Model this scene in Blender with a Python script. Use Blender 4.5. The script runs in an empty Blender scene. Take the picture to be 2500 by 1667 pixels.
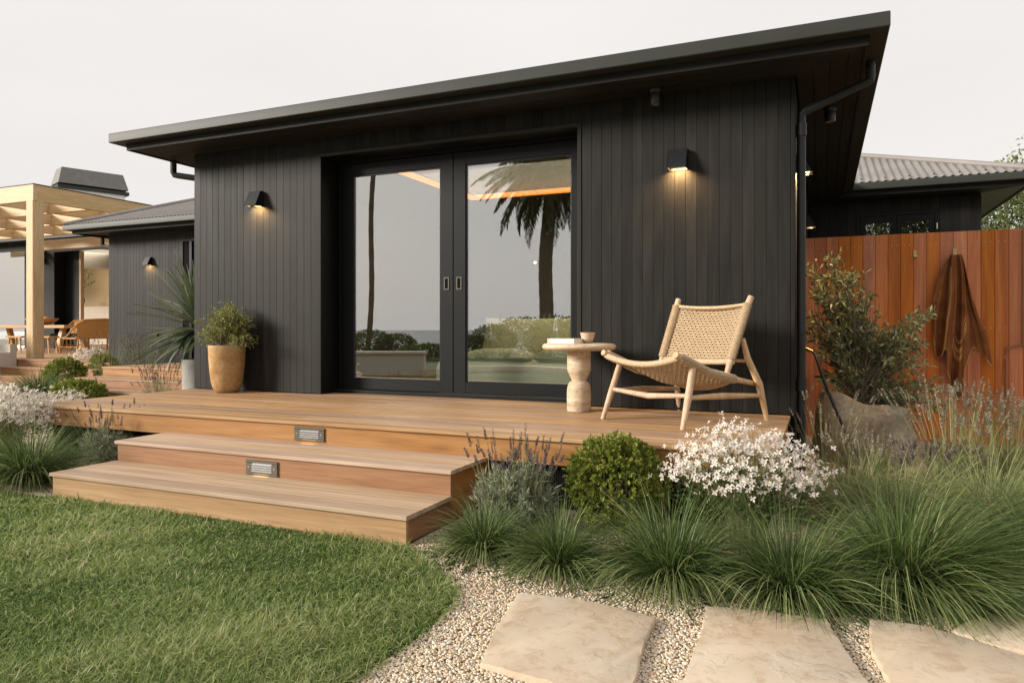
import bpy, math, random
import numpy as np
from mathutils import Vector, Matrix

rad = math.radians
sc = bpy.context.scene
COL = sc.collection
RNG = np.random.default_rng(7)
random.seed(7)

# ------------------------------------------------------------------ camera
cam_d = bpy.data.cameras.new('camera'); cam = bpy.data.objects.new('camera', cam_d); COL.objects.link(cam)
CAM = np.array([6.530, -5.988, 1.150])
cam.location = CAM
cam.rotation_euler = (rad(90), 0, rad(23.5))
cam_d.sensor_fit = 'HORIZONTAL'; cam_d.sensor_width = 36; cam_d.lens = 25.013
cam_d.shift_y = -0.0126
cam_d.clip_start = 0.05; cam_d.clip_end = 20000
sc.camera = cam

# ------------------------------------------------------------------ world: bright evening overcast
SUN_EL, SUN_AZ = 19.0, 233.0            # azimuth clockwise from +Y, where the light comes from
w = bpy.data.worlds.new('World'); sc.world = w; w.use_nodes = True
nt = w.node_tree; nt.nodes.clear()
out = nt.nodes.new('ShaderNodeOutputWorld'); bg = nt.nodes.new('ShaderNodeBackground')
sky = nt.nodes.new('ShaderNodeTexSky'); sky.sky_type = 'NISHITA'; sky.sun_disc = False
sky.sun_elevation = rad(SUN_EL); sky.sun_rotation = rad(SUN_AZ); sky.dust_density = 4
ssc = nt.nodes.new('ShaderNodeMix'); ssc.data_type = 'RGBA'; ssc.blend_type = 'MULTIPLY'; ssc.inputs[0].default_value = 1
ssc.inputs[7].default_value = (0.10, 0.10, 0.10, 1)
nt.links.new(sky.outputs[0], ssc.inputs[6])
tc = nt.nodes.new('ShaderNodeTexCoord'); mp = nt.nodes.new('ShaderNodeMapping'); mp.inputs['Scale'].default_value = (1, 1, 4)
nz = nt.nodes.new('ShaderNodeTexNoise'); nz.inputs['Scale'].default_value = 1.3; nz.inputs['Detail'].default_value = 4
nt.links.new(tc.outputs['Generated'], mp.inputs[0]); nt.links.new(mp.outputs[0], nz.inputs[0])
rp = nt.nodes.new('ShaderNodeValToRGB')
rp.color_ramp.elements[0].position = .3; rp.color_ramp.elements[0].color = (.84, .80, .785, 1)
rp.color_ramp.elements[1].position = .7; rp.color_ramp.elements[1].color = (.91, .875, .85, 1)
nt.links.new(nz.outputs[0], rp.inputs[0])
mx = nt.nodes.new('ShaderNodeMix'); mx.data_type = 'RGBA'; mx.inputs[0].default_value = .95
nt.links.new(ssc.outputs[2], mx.inputs[6]); nt.links.new(rp.outputs[0], mx.inputs[7])
nt.links.new(mx.outputs[2], bg.inputs[0]); bg.inputs[1].default_value = .86
nt.links.new(bg.outputs[0], out.inputs[0])

sd = bpy.data.lights.new('sun', 'SUN'); sun = bpy.data.objects.new('sun', sd); COL.objects.link(sun)
sd.energy = 4.6; sd.angle = rad(16); sd.color = (1.0, .925, .82)
dv = Vector((math.sin(rad(SUN_AZ)) * math.cos(rad(SUN_EL)), math.cos(rad(SUN_AZ)) * math.cos(rad(SUN_EL)), math.sin(rad(SUN_EL))))
sun.rotation_euler = dv.to_track_quat('Z', 'Y').to_euler()
sun.location = (0, -20, 12)

sc.view_settings.view_transform = 'Standard'; sc.view_settings.look = 'None'
sc.view_settings.exposure = 0.30; sc.view_settings.gamma = 1.0; sc.view_settings.use_curve_mapping = False
sc.render.engine = 'CYCLES'
sc.cycles.use_denoising = True
sc.cycles.max_bounces = 4; sc.cycles.diffuse_bounces = 3; sc.cycles.glossy_bounces = 3; sc.cycles.transparent_max_bounces = 8
sc.cycles.caustics_reflective = False; sc.cycles.caustics_refractive = False
sc.cycles.sample_clamp_indirect = 6

# ------------------------------------------------------------------ materials
MATS = {}
def new_mat(name, rough=.6, spec=.4, metal=0.0):
    m = bpy.data.materials.new(name); m.use_nodes = True
    b = m.node_tree.nodes['Principled BSDF']
    b.inputs['Roughness'].default_value = rough
    b.inputs['Specular IOR Level'].default_value = spec
    b.inputs['Metallic'].default_value = metal
    MATS[name] = m
    return m, m.node_tree, b
def N(nt, t, **kw):
    n = nt.nodes.new(t)
    for k, v in kw.items():
        if k.startswith('i_'): n.inputs[k[2:].replace('_', ' ')].default_value = v
        else: setattr(n, k, v)
    return n
def ramp(nt, src, stops):
    r = nt.nodes.new('ShaderNodeValToRGB'); e = r.color_ramp.elements
    while len(e) < len(stops): e.new(.5)
    for k, (p, c) in enumerate(stops):
        e[k].position = p; e[k].color = (*c, 1)
    nt.links.new(src, r.inputs[0]); return r.outputs[0]
def mixc(nt, fac, a, b, mode='MIX'):
    m = nt.nodes.new('ShaderNodeMix'); m.data_type = 'RGBA'; m.blend_type = mode
    for sock, v in ((m.inputs[0], fac), (m.inputs[6], a), (m.inputs[7], b)):
        if isinstance(v, (int, float)): sock.default_value = v
        elif isinstance(v, tuple): sock.default_value = (*v, 1)
        else: nt.links.new(v, sock)
    return m.outputs[2]
def math_n(nt, op, a, b=0.0, c=None):
    m = nt.nodes.new('ShaderNodeMath'); m.operation = op
    for s, v in zip(m.inputs, (a, b, c)):
        if v is None: continue
        if isinstance(v, (int, float)): s.default_value = v
        else: nt.links.new(v, s)
    return m.outputs[0]
def obj_coord(nt, scale=(1, 1, 1), jitter=True):
    t = nt.nodes.new('ShaderNodeTexCoord'); src = t.outputs['Object']
    if jitter:
        oi = nt.nodes.new('ShaderNodeObjectInfo')
        k = nt.nodes.new('ShaderNodeVectorMath'); k.operation = 'MULTIPLY_ADD'
        cb = nt.nodes.new('ShaderNodeCombineXYZ')
        for j in range(3): nt.links.new(math_n(nt, 'MULTIPLY', oi.outputs['Random'], 31.7 + 17.3 * j), cb.inputs[j])
        k.inputs[1].default_value = (1, 1, 1)
        nt.links.new(src, k.inputs[0]); nt.links.new(cb.outputs[0], k.inputs[2]); src = k.outputs[0]
    m = nt.nodes.new('ShaderNodeMapping'); m.inputs['Scale'].default_value = scale
    nt.links.new(src, m.inputs[0]); return m.outputs[0]
def bump(nt, b, h, strength, dist=.004):
    n = nt.nodes.new('ShaderNodeBump'); n.inputs['Strength'].default_value = strength; n.inputs['Distance'].default_value = dist
    nt.links.new(h, n.inputs['Height']); nt.links.new(n.outputs[0], b.inputs['Normal'])

def plain(name, col, rough=.6, spec=.4, metal=0.0, var=.12, scale=6.0, bmp=.1):
    m, nt, b = new_mat(name, rough, spec, metal)
    v = obj_coord(nt)
    n = N(nt, 'ShaderNodeTexNoise', i_Scale=scale, i_Detail=6.0, i_Roughness=.6); nt.links.new(v, n.inputs[0])
    c = ramp(nt, n.outputs[0], [(.25, tuple(x * (1 - var) for x in col)), (.75, tuple(min(1, x * (1 + var)) for x in col))])
    nt.links.new(c, b.inputs['Base Color'])
    if bmp:
        n2 = N(nt, 'ShaderNodeTexNoise', i_Scale=scale * 14, i_Detail=4.0); nt.links.new(v, n2.inputs[0])
        bump(nt, b, n2.outputs[0], bmp, .002)
    return m

def wood(name, cols, axis, rough=.5, spec=.35, var=.28, sat=.0, stretch=.7, cross=13.0, bmp=.25, knots=0.0, stain=0.0):
    m, nt, b = new_mat(name, rough, spec)
    s = [cross, cross, cross]; s['xyz'.index(axis)] = stretch
    v = obj_coord(nt, tuple(s))
    n = N(nt, 'ShaderNodeTexNoise', i_Scale=1.0, i_Detail=5.0, i_Roughness=.55, i_Distortion=1.1); nt.links.new(v, n.inputs[0])
    c = ramp(nt, n.outputs[0], [(.22, cols[0]), (.5, cols[1]), (.78, cols[2])])
    s2 = [110.0] * 3; s2['xyz'.index(axis)] = 3.0
    v2 = obj_coord(nt, tuple(s2))
    n2 = N(nt, 'ShaderNodeTexNoise', i_Scale=1.0, i_Detail=3.0); nt.links.new(v2, n2.inputs[0])
    fine = ramp(nt, n2.outputs[0], [(.3, (.74, .71, .68)), (.62, (1.06, 1.06, 1.06))])
    c = mixc(nt, .75, c, fine, 'MULTIPLY')
    if knots:
        s3 = [5.0] * 3; s3['xyz'.index(axis)] = 1.1
        vo = N(nt, 'ShaderNodeTexVoronoi', i_Scale=1.0); nt.links.new(obj_coord(nt, tuple(s3)), vo.inputs[0])
        k = ramp(nt, vo.outputs['Distance'], [(.04, (1, 1, 1)), (.16, (0, 0, 0))])
        c = mixc(nt, math_n(nt, 'MULTIPLY', k, knots), c, tuple(x * .45 for x in cols[0]))
    if stain:
        ns = N(nt, 'ShaderNodeTexNoise', i_Scale=2.2, i_Detail=5.0); nt.links.new(obj_coord(nt, (1, 1, 1), False), ns.inputs[0])
        k = ramp(nt, ns.outputs[0], [(.45, (0, 0, 0)), (.7, (1, 1, 1))])
        c = mixc(nt, math_n(nt, 'MULTIPLY', k, stain), c, (.40, .34, .27))
    oi = nt.nodes.new('ShaderNodeObjectInfo')
    h = nt.nodes.new('ShaderNodeHueSaturation')
    wn = N(nt, 'ShaderNodeTexWhiteNoise', noise_dimensions='1D'); nt.links.new(oi.outputs['Random'], wn.inputs['W'])
    nt.links.new(math_n(nt, 'MULTIPLY_ADD', oi.outputs['Random'], 2 * var, 1 - var), h.inputs['Value'])
    nt.links.new(math_n(nt, 'MULTIPLY_ADD', wn.outputs['Value'], .010, .495), h.inputs['Hue'])
    nt.links.new(math_n(nt, 'MULTIPLY_ADD', wn.outputs['Value'], .25, .88), h.inputs['Saturation'])
    nt.links.new(c, h.inputs['Color']); nt.links.new(h.outputs[0], b.inputs['Base Color'])
    rr = N(nt, 'ShaderNodeMapRange'); rr.inputs[3].default_value = rough - .1; rr.inputs[4].default_value = rough + .15
    nt.links.new(n.outputs[0], rr.inputs[0]); nt.links.new(rr.outputs[0], b.inputs['Roughness'])
    bump(nt, b, n2.outputs[0], bmp, .0015)
    return m

def foliage(name, cols, rough=.5, trans=.35, spec=.3):
    m, nt, b = new_mat(name, rough, spec)
    a = N(nt, 'ShaderNodeAttribute', attribute_name='rnd')
    stops = [(k / (len(cols) - 1), c) for k, c in enumerate(cols)]
    c = ramp(nt, a.outputs['Fac'], stops)
    nt.links.new(c, b.inputs['Base Color'])
    if trans:
        t = nt.nodes.new('ShaderNodeBsdfTranslucent'); nt.links.new(c, t.inputs[0])
        mxs = nt.nodes.new('ShaderNodeMixShader'); mxs.inputs[0].default_value = trans
        o = nt.nodes['Material Output']
        nt.links.new(b.outputs[0], mxs.inputs[1]); nt.links.new(t.outputs[0], mxs.inputs[2]); nt.links.new(mxs.outputs[0], o.inputs[0])
    return m

def emit(name, col, strength):
    m = bpy.data.materials.new(name); m.use_nodes = True; nt = m.node_tree; nt.nodes.clear()
    o = nt.nodes.new('ShaderNodeOutputMaterial'); e = nt.nodes.new('ShaderNodeEmission')
    e.inputs[0].default_value = (*col, 1); e.inputs[1].default_value = strength
    nt.links.new(e.outputs[0], o.inputs[0]); MATS[name] = m; return m

def glass(name, refl, tint=(.72, .76, .72)):
    m = bpy.data.materials.new(name); m.use_nodes = True; nt = m.node_tree; nt.nodes.clear()
    o = nt.nodes.new('ShaderNodeOutputMaterial'); t = nt.nodes.new('ShaderNodeBsdfTransparent'); g = nt.nodes.new('ShaderNodeBsdfGlossy')
    t.inputs[0].default_value = (*tint, 1); g.inputs['Roughness'].default_value = 0.0; g.inputs[0].default_value = (.96, .97, .98, 1)
    x = nt.nodes.new('ShaderNodeMixShader'); x.inputs[0].default_value = refl
    nt.links.new(t.outputs[0], x.inputs[1]); nt.links.new(g.outputs[0], x.inputs[2]); nt.links.new(x.outputs[0], o.inputs[0])
    MATS[name] = m; return m

M_SIDING = wood('charcoal_siding', [(.0075, .0078, .0076), (.0155, .0150, .0132), (.029, .0265, .0215)], 'z', .55, .20, .30, cross=9.0, bmp=.3)
M_SIDING_X = wood('charcoal_boards_lengthwise', [(.010, .010, .0095), (.019, .018, .016), (.032, .028, .023)], 'x', .55, .22, .2)
M_SIDING_Y = wood('charcoal_boards_depthwise', [(.010, .010, .0095), (.019, .018, .016), (.032, .028, .023)], 'y', .55, .22, .2)
M_DECK = wood('oiled_deck_boards', [(.25, .135, .064), (.42, .262, .145), (.54, .368, .23)], 'x', .5, .3, .20, stretch=.55, bmp=.2, knots=.35)
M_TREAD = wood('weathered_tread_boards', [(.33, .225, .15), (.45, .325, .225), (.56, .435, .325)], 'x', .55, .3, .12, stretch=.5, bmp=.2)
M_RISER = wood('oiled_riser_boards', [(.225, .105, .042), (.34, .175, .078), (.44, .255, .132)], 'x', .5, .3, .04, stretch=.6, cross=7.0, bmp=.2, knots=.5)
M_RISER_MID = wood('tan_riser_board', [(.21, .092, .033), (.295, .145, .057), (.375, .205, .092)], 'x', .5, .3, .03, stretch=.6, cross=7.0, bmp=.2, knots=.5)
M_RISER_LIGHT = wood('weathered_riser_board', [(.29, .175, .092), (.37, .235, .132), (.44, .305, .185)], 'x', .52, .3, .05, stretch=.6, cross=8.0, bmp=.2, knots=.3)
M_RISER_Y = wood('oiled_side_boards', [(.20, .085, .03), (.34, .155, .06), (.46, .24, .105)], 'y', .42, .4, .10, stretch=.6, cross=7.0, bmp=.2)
M_FENCE = wood('red_cedar_boards', [(.35, .090, .024), (.54, .165, .044), (.66, .25, .078)], 'z', .42, .4, .16, stretch=.6, cross=8.0, bmp=.2, knots=.25)
M_PERGOLA_X = wood('honey_pine_lengthwise', [(.52, .36, .19), (.62, .45, .26), (.70, .53, .34)], 'x', .5, .3, .08, cross=6)
M_PERGOLA_Y = wood('honey_pine_depthwise', [(.52, .36, .19), (.62, .45, .26), (.70, .53, .34)], 'y', .5, .3, .08, cross=6)
M_PERGOLA_Z = wood('honey_pine_upright', [(.52, .36, .19), (.62, .45, .26), (.70, .53, .34)], 'z', .5, .3, .08, cross=6)
M_TEAK = wood('pale_teak', [(.40, .255, .145), (.55, .38, .235), (.66, .48, .32)], 'z', .5, .3, .08, stretch=5, cross=16, bmp=.2)
M_TABLEWOOD = wood('dining_oak', [(.42, .23, .085), (.54, .32, .13), (.62, .40, .18)], 'x', .5, .3, .08)
M_GUTTER = plain('olive_grey_metal', (.032, .035, .031), .5, .22, 0, .08, 3, .02)
M_BLACK = plain('black_metal', (.012, .013, .016), .38, .5, 0, .1, 5, .05)
M_FRAME = plain('dark_door_frame', (.0055, .0065, .0075), .5, .20, 0, .15, 4, .05)
M_DARK = plain('dark_void', (.006, .006, .007), .9, .1, 0, .1)
M_BRONZE = plain('bronze_metal', (.11, .10, .078), .38, .5, .4, .1, 8)
M_ALU = plain('brushed_aluminium', (.55, .54, .53), .35, .5, .6, .08, 9)
M_BRASS = plain('brass', (.50, .36, .16), .32, .5, .85, .1, 12)
M_STEEL = plain('screw_steel', (.6, .58, .55), .35, .5, .8, .05, 20)
M_CONCRETE = plain('grey_concrete', (.33, .325, .31), .85, .2, 0, .25, 5, .3)
M_RENDER = plain('beige_render', (.56, .50, .43), .9, .2, 0, .06, 3, .2)
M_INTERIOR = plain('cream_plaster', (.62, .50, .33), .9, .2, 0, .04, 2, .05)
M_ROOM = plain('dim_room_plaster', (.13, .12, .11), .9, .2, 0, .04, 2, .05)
M_WHITE = plain('white_paint', (.76, .74, .71), .6, .3, 0, .03, 3, .03)
M_LINEN = plain('sage_linen', (.46, .48, .33), .95, .1, 0, .10, 3, .5)
M_LINEN2 = plain('pale_linen', (.66, .66, .56), .95, .1, 0, .08, 3, .5)
M_CUSHION = plain('charcoal_cushion', (.035, .037, .042), .9, .2, 0, .15, 10, .3)
M_BOOK = plain('book_cover_cream', (.78, .68, .58), .6, .3, 0, .04, 8, .05)
M_PAPER = plain('book_pages', (.80, .76, .68), .8, .2, 0, .06, 60, .1)
M_SOIL = plain('dark_soil', (.05, .036, .024), .95, .1, 0, .35, 25, .6)
M_PIPE = plain('dark_pipe', (.016, .018, .019), .45, .3, 0, .1, 3, .02)
M_HOSE = plain('black_rubber', (.010, .010, .011), .45, .4, 0, .1, 8)
M_COPPER = plain('copper_pipe', (.25, .13, .07), .5, .4, .5, .15, 12)
M_BARK = plain('olive_bark', (.20, .165, .12), .9, .15, 0, .3, 30, .5)
M_BARK_PALM = plain('palm_bark', (.13, .10, .07), .95, .1, 0, .4, 9, 1.0)
M_GLASS = glass('door_glass', .34, (.90, .92, .88))
M_GLASS2 = glass('window_glass', .55, (.45, .47, .45))
M_GLASS_WING = glass('wing_window_glass', .30, (.4, .42, .4))
M_WARM = emit('warm_lamp_glow', (1.0, .62, .25), 14.0)
M_WARM_LOW = emit('warm_louvre_glow', (1.0, .72, .42), 1.2)
M_COVE = emit('orange_cove_light', (1.0, .28, .04), 2.2)

def travertine(name):
    m, nt, b = new_mat(name, .55, .35)
    v = obj_coord(nt, (1.6, 1.6, 11), False)
    n = N(nt, 'ShaderNodeTexNoise', i_Scale=1.5, i_Detail=7.0, i_Roughness=.6, i_Distortion=.8); nt.links.new(v, n.inputs[0])
    c = ramp(nt, n.outputs[0], [(.28, (.33, .225, .13)), (.42, (.50, .375, .25)), (.56, (.60, .48, .35)), (.75, (.67, .575, .46))])
    p = N(nt, 'ShaderNodeTexNoise', i_Scale=26.0, i_Detail=5.0); nt.links.new(obj_coord(nt, (1, 1, 2.4), False), p.inputs[0])
    pit = ramp(nt, p.outputs[0], [(.3, (.55, .5, .45)), (.42, (1, 1, 1))])
    c = mixc(nt, .8, c, pit, 'MULTIPLY')
    nt.links.new(c, b.inputs['Base Color']); bump(nt, b, p.outputs[0], .5, .003); return m
M_TRAV = travertine('banded_travertine')

def flag(name):
    m, nt, b = new_mat(name, .78, .25)
    v = obj_coord(nt)
    n = N(nt, 'ShaderNodeTexNoise', i_Scale=2.2, i_Detail=8.0, i_Roughness=.6, i_Distortion=.3); nt.links.new(v, n.inputs[0])
    c = ramp(nt, n.outputs[0], [(.28, (.45, .34, .235)), (.45, (.54, .435, .32)), (.6, (.56, .48, .375)), (.8, (.62, .52, .405))])
    n3 = N(nt, 'ShaderNodeTexNoise', i_Scale=14.0, i_Detail=9.0, i_Roughness=.7, i_Distortion=.4); nt.links.new(v, n3.inputs[0])
    k = ramp(nt, n3.outputs[0], [(.36, (.80, .72, .62)), (.5, (1, 1, 1)), (.66, (1.05, 1.02, .98))])
    c = mixc(nt, .8, c, k, 'MULTIPLY')
    nt.links.new(c, b.inputs['Base Color'])
    led = ramp(nt, n.outputs[0], [(.40, (0,0,0)), (.415, (.5,.5,.5)), (.56, (.5,.5,.5)), (.575, (1,1,1))])
    hs = math_n(nt, 'MULTIPLY_ADD', led, 1.2, n3.outputs[0])
    bump(nt, b, hs, .35, .007); return m
M_FLAG = flag('sandstone_slab')

def stone_pot(name, cols, scale):
    m, nt, b = new_mat(name, .9, .2)
    v = obj_coord(nt, (1, 1, 1), False)
    n = N(nt, 'ShaderNodeTexNoise', i_Scale=scale, i_Detail=8.0, i_Roughness=.65, i_Distortion=.6); nt.links.new(v, n.inputs[0])
    c = ramp(nt, n.outputs[0], [(.3, cols[0]), (.5, cols[1]), (.7, cols[2])])
    n2 = N(nt, 'ShaderNodeTexNoise', i_Scale=scale * 7, i_Detail=6.0); nt.links.new(v, n2.inputs[0])
    c = mixc(nt, .5, c, ramp(nt, n2.outputs[0], [(.3, (.6, .6, .6)), (.6, (1.1, 1.1, 1.1))]), 'MULTIPLY')
    nt.links.new(c, b.inputs['Base Color']); bump(nt, b, n2.outputs[0], .5, .006); return m
M_ROUGHSTONE = stone_pot('hewn_stone', [(.11, .093, .07), (.30, .25, .185), (.50, .43, .33)], 3.2)
M_CLAY = stone_pot('mottled_clay', [(.30, .155, .055), (.44, .27, .12), (.50, .37, .22)], 3.6)

def weave(name, cols):
    m, nt, b = new_mat(name, .75, .25)
    n = N(nt, 'ShaderNodeTexNoise', i_Scale=60.0, i_Detail=4.0); nt.links.new(obj_coord(nt), n.inputs[0])
    nt.links.new(ramp(nt, n.outputs[0], [(.3, cols[0]), (.7, cols[1])]), b.inputs['Base Color'])
    n2 = N(nt, 'ShaderNodeTexNoise', i_Scale=240.0); nt.links.new(obj_coord(nt), n2.inputs[0]); bump(nt, b, n2.outputs[0], .4, .002); return m
M_CORD = weave('woven_cord', [(.40, .295, .18), (.56, .435, .29)])
M_RATTAN = weave('rattan', [(.42, .20, .055), (.58, .31, .10)])

def corrugate(name):
    m, nt, b = new_mat(name, .5, .4, .25)
    n = N(nt, 'ShaderNodeTexNoise', i_Scale=1.6, i_Detail=6.0); nt.links.new(obj_coord(nt, (1, 1, 1), False), n.inputs[0])
    nt.links.new(ramp(nt, n.outputs[0], [(.3, (.21, .19, .175)), (.7, (.27, .25, .23))]), b.inputs['Base Color']); return m
M_CORRU = corrugate('weathered_corrugated_iron')

def towel_m(name):
    m, nt, b = new_mat(name, .98, .05)
    a = N(nt, 'ShaderNodeAttribute', attribute_name='rnd')
    n = N(nt, 'ShaderNodeTexNoise', i_Scale=8.0, i_Detail=5.0); nt.links.new(obj_coord(nt), n.inputs[0])
    base = ramp(nt, n.outputs[0], [(.3, (.17, .062, .024)), (.7, (.27, .105, .042))])
    c = mixc(nt, a.outputs['Fac'], base, (.50, .27, .11))
    nt.links.new(c, b.inputs['Base Color'])
    n2 = N(nt, 'ShaderNodeTexNoise', i_Scale=220.0); nt.links.new(obj_coord(nt), n2.inputs[0]); bump(nt, b, n2.outputs[0], .8, .004); return m
M_TOWEL = towel_m('brown_terry_cloth')

def ground_m(name, cols, scale, bs=.5):
    m, nt, b = new_mat(name, .9, .2)
    v = obj_coord(nt, (1, 1, 1), False)
    vo = N(nt, 'ShaderNodeTexVoronoi', i_Scale=scale); nt.links.new(v, vo.inputs[0])
    n = N(nt, 'ShaderNodeTexNoise', i_Scale=.9, i_Detail=5.0); nt.links.new(v, n.inputs[0])
    c = mixc(nt, .6, ramp(nt, n.outputs[0], [(.3, cols[0]), (.7, cols[1])]), vo.outputs['Color'], 'SOFT_LIGHT')
    nt.links.new(c, b.inputs['Base Color']); bump(nt, b, vo.outputs['Distance'], bs, .01); return m
M_GRAVEL = ground_m('gravel_ground', [(.42, .34, .235), (.54, .445, .325)], 120.0)
M_LAWNSOIL = ground_m('lawn_soil', [(.045, .06, .018), (.075, .095, .03)], 60.0)
M_EARTH = ground_m('dry_ground', [(.10, .12, .05), (.16, .17, .08)], 3.0)
def pebble_m(name):
    m, nt, b = new_mat(name, .6, .35)
    a = N(nt, 'ShaderNodeAttribute', attribute_name='rnd')
    c = ramp(nt, a.outputs['Fac'], [(.0, (.44, .37, .28)), (.15, (.62, .45, .28)), (.35, (.66, .53, .37)), (.6, (.74, .62, .46)), (.85, (.78, .71, .60)), (1.0, (.52, .49, .44))])
    nt.links.new(c, b.inputs['Base Color']); return m
M_PEBBLE = pebble_m('pebbles')
def sea_m(name):
    m, nt, b = new_mat(name, .7, .15)
    b.inputs['Base Color'].default_value = (.15, .17, .185, 1)
    n = N(nt, 'ShaderNodeTexNoise', i_Scale=.05, i_Detail=8.0); nt.links.new(obj_coord(nt, (1, 1, 1), False), n.inputs[0]); bump(nt, b, n.outputs[0], .5, 2.0); return m
M_SEA = sea_m('grey_sea')

F_LAWN = foliage('lawn_blades', [(.06, .115, .022), (.145, .225, .05), (.26, .34, .10), (.43, .47, .20), (.62, .57, .36)], .5, .45)
F_SEDGE = foliage('sedge_blades', [(.03, .065, .014), (.075, .125, .03), (.165, .22, .07), (.38, .40, .19)], .40, .35)
F_SEDGE_PALE = foliage('pale_sedge_blades', [(.09, .14, .04), (.19, .235, .085), (.32, .34, .16), (.45, .43, .24)], .45, .3)
F_BOX = foliage('boxwood_leaves', [(.06, .09, .012), (.14, .185, .024), (.27, .31, .055), (.40, .41, .10)], .42, .3)
F_LAV = foliage('lavender_leaves', [(.12, .145, .09), (.23, .255, .165), (.34, .36, .25), (.42, .43, .31)], .7, .2)
F_LAVGREEN = foliage('lavender_green_stems', [(.14, .17, .06), (.25, .27, .11), (.37, .36, .17)], .7, .2)
F_LAVSPIKE = foliage('lavender_flower_spikes', [(.085, .062, .085), (.15, .105, .15), (.21, .16, .18), (.26, .19, .15)], .8, .15)
F_LAVDRY = foliage('faded_flower_spikes', [(.21, .185, .14), (.33, .295, .225), (.44, .40, .31)], .8, .15)
F_PETAL = foliage('white_petals', [(.70, .60, .52), (.78, .72, .65), (.84, .80, .75)], .6, .35)
F_BUD = foliage('pink_buds', [(.50, .32, .20), (.62, .44, .30), (.55, .42, .25)], .6, .2)
F_GAURA = foliage('gaura_leaves', [(.035, .065, .018), (.07, .11, .03), (.12, .15, .05)], .5, .25)
F_OLIVE = foliage('olive_leaves', [(.07, .095, .035), (.16, .19, .08), (.30, .33, .155), (.52, .53, .34)], .42, .25)
F_OLIVE2 = foliage('young_olive_leaves', [(.065, .095, .02), (.165, .20, .042), (.30, .33, .09), (.46, .46, .18)], .42, .28)
F_YUCCA = foliage('yucca_leaves', [(.06, .095, .05), (.13, .17, .09), (.22, .26, .15), (.36, .39, .25)], .38, .15, .45)
F_PALM = foliage('palm_fronds', [(.03, .05, .018), (.06, .085, .03), (.09, .11, .045)], .5, .2)
F_TREE = foliage('tree_leaves', [(.03, .055, .015), (.065, .10, .025), (.12, .155, .04), (.20, .22, .075)], .5, .3)

# ------------------------------------------------------------------ object helpers
def tag(o, label=None, cat=None, group=None, kind=None):
    if label: o['label'] = label
    if cat: o['category'] = cat
    if group: o['group'] = group
    if kind: o['kind'] = kind
    return o
def thing(name, loc, label, cat, group=None, rz=0.0):
    o = bpy.data.objects.new(name, None); o.empty_display_size = .1; COL.objects.link(o)
    o.location = loc; o.rotation_euler = (0, 0, rz)
    return tag(o, label, cat, group)
def link_mesh(name, me, mat, parent=None, local=False):
    o = bpy.data.objects.new(name, me); COL.objects.link(o)
    if mat is not None and len(me.materials) == 0: me.materials.append(mat)
    if parent is not None:
        o.parent = parent
        if not local:
            p = parent; t = Vector((0, 0, 0))
            while p is not None: t += p.location; p = p.parent
            if parent.type == 'EMPTY': o.matrix_parent_inverse = Matrix.Translation(-parent.location)
    return o

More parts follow.
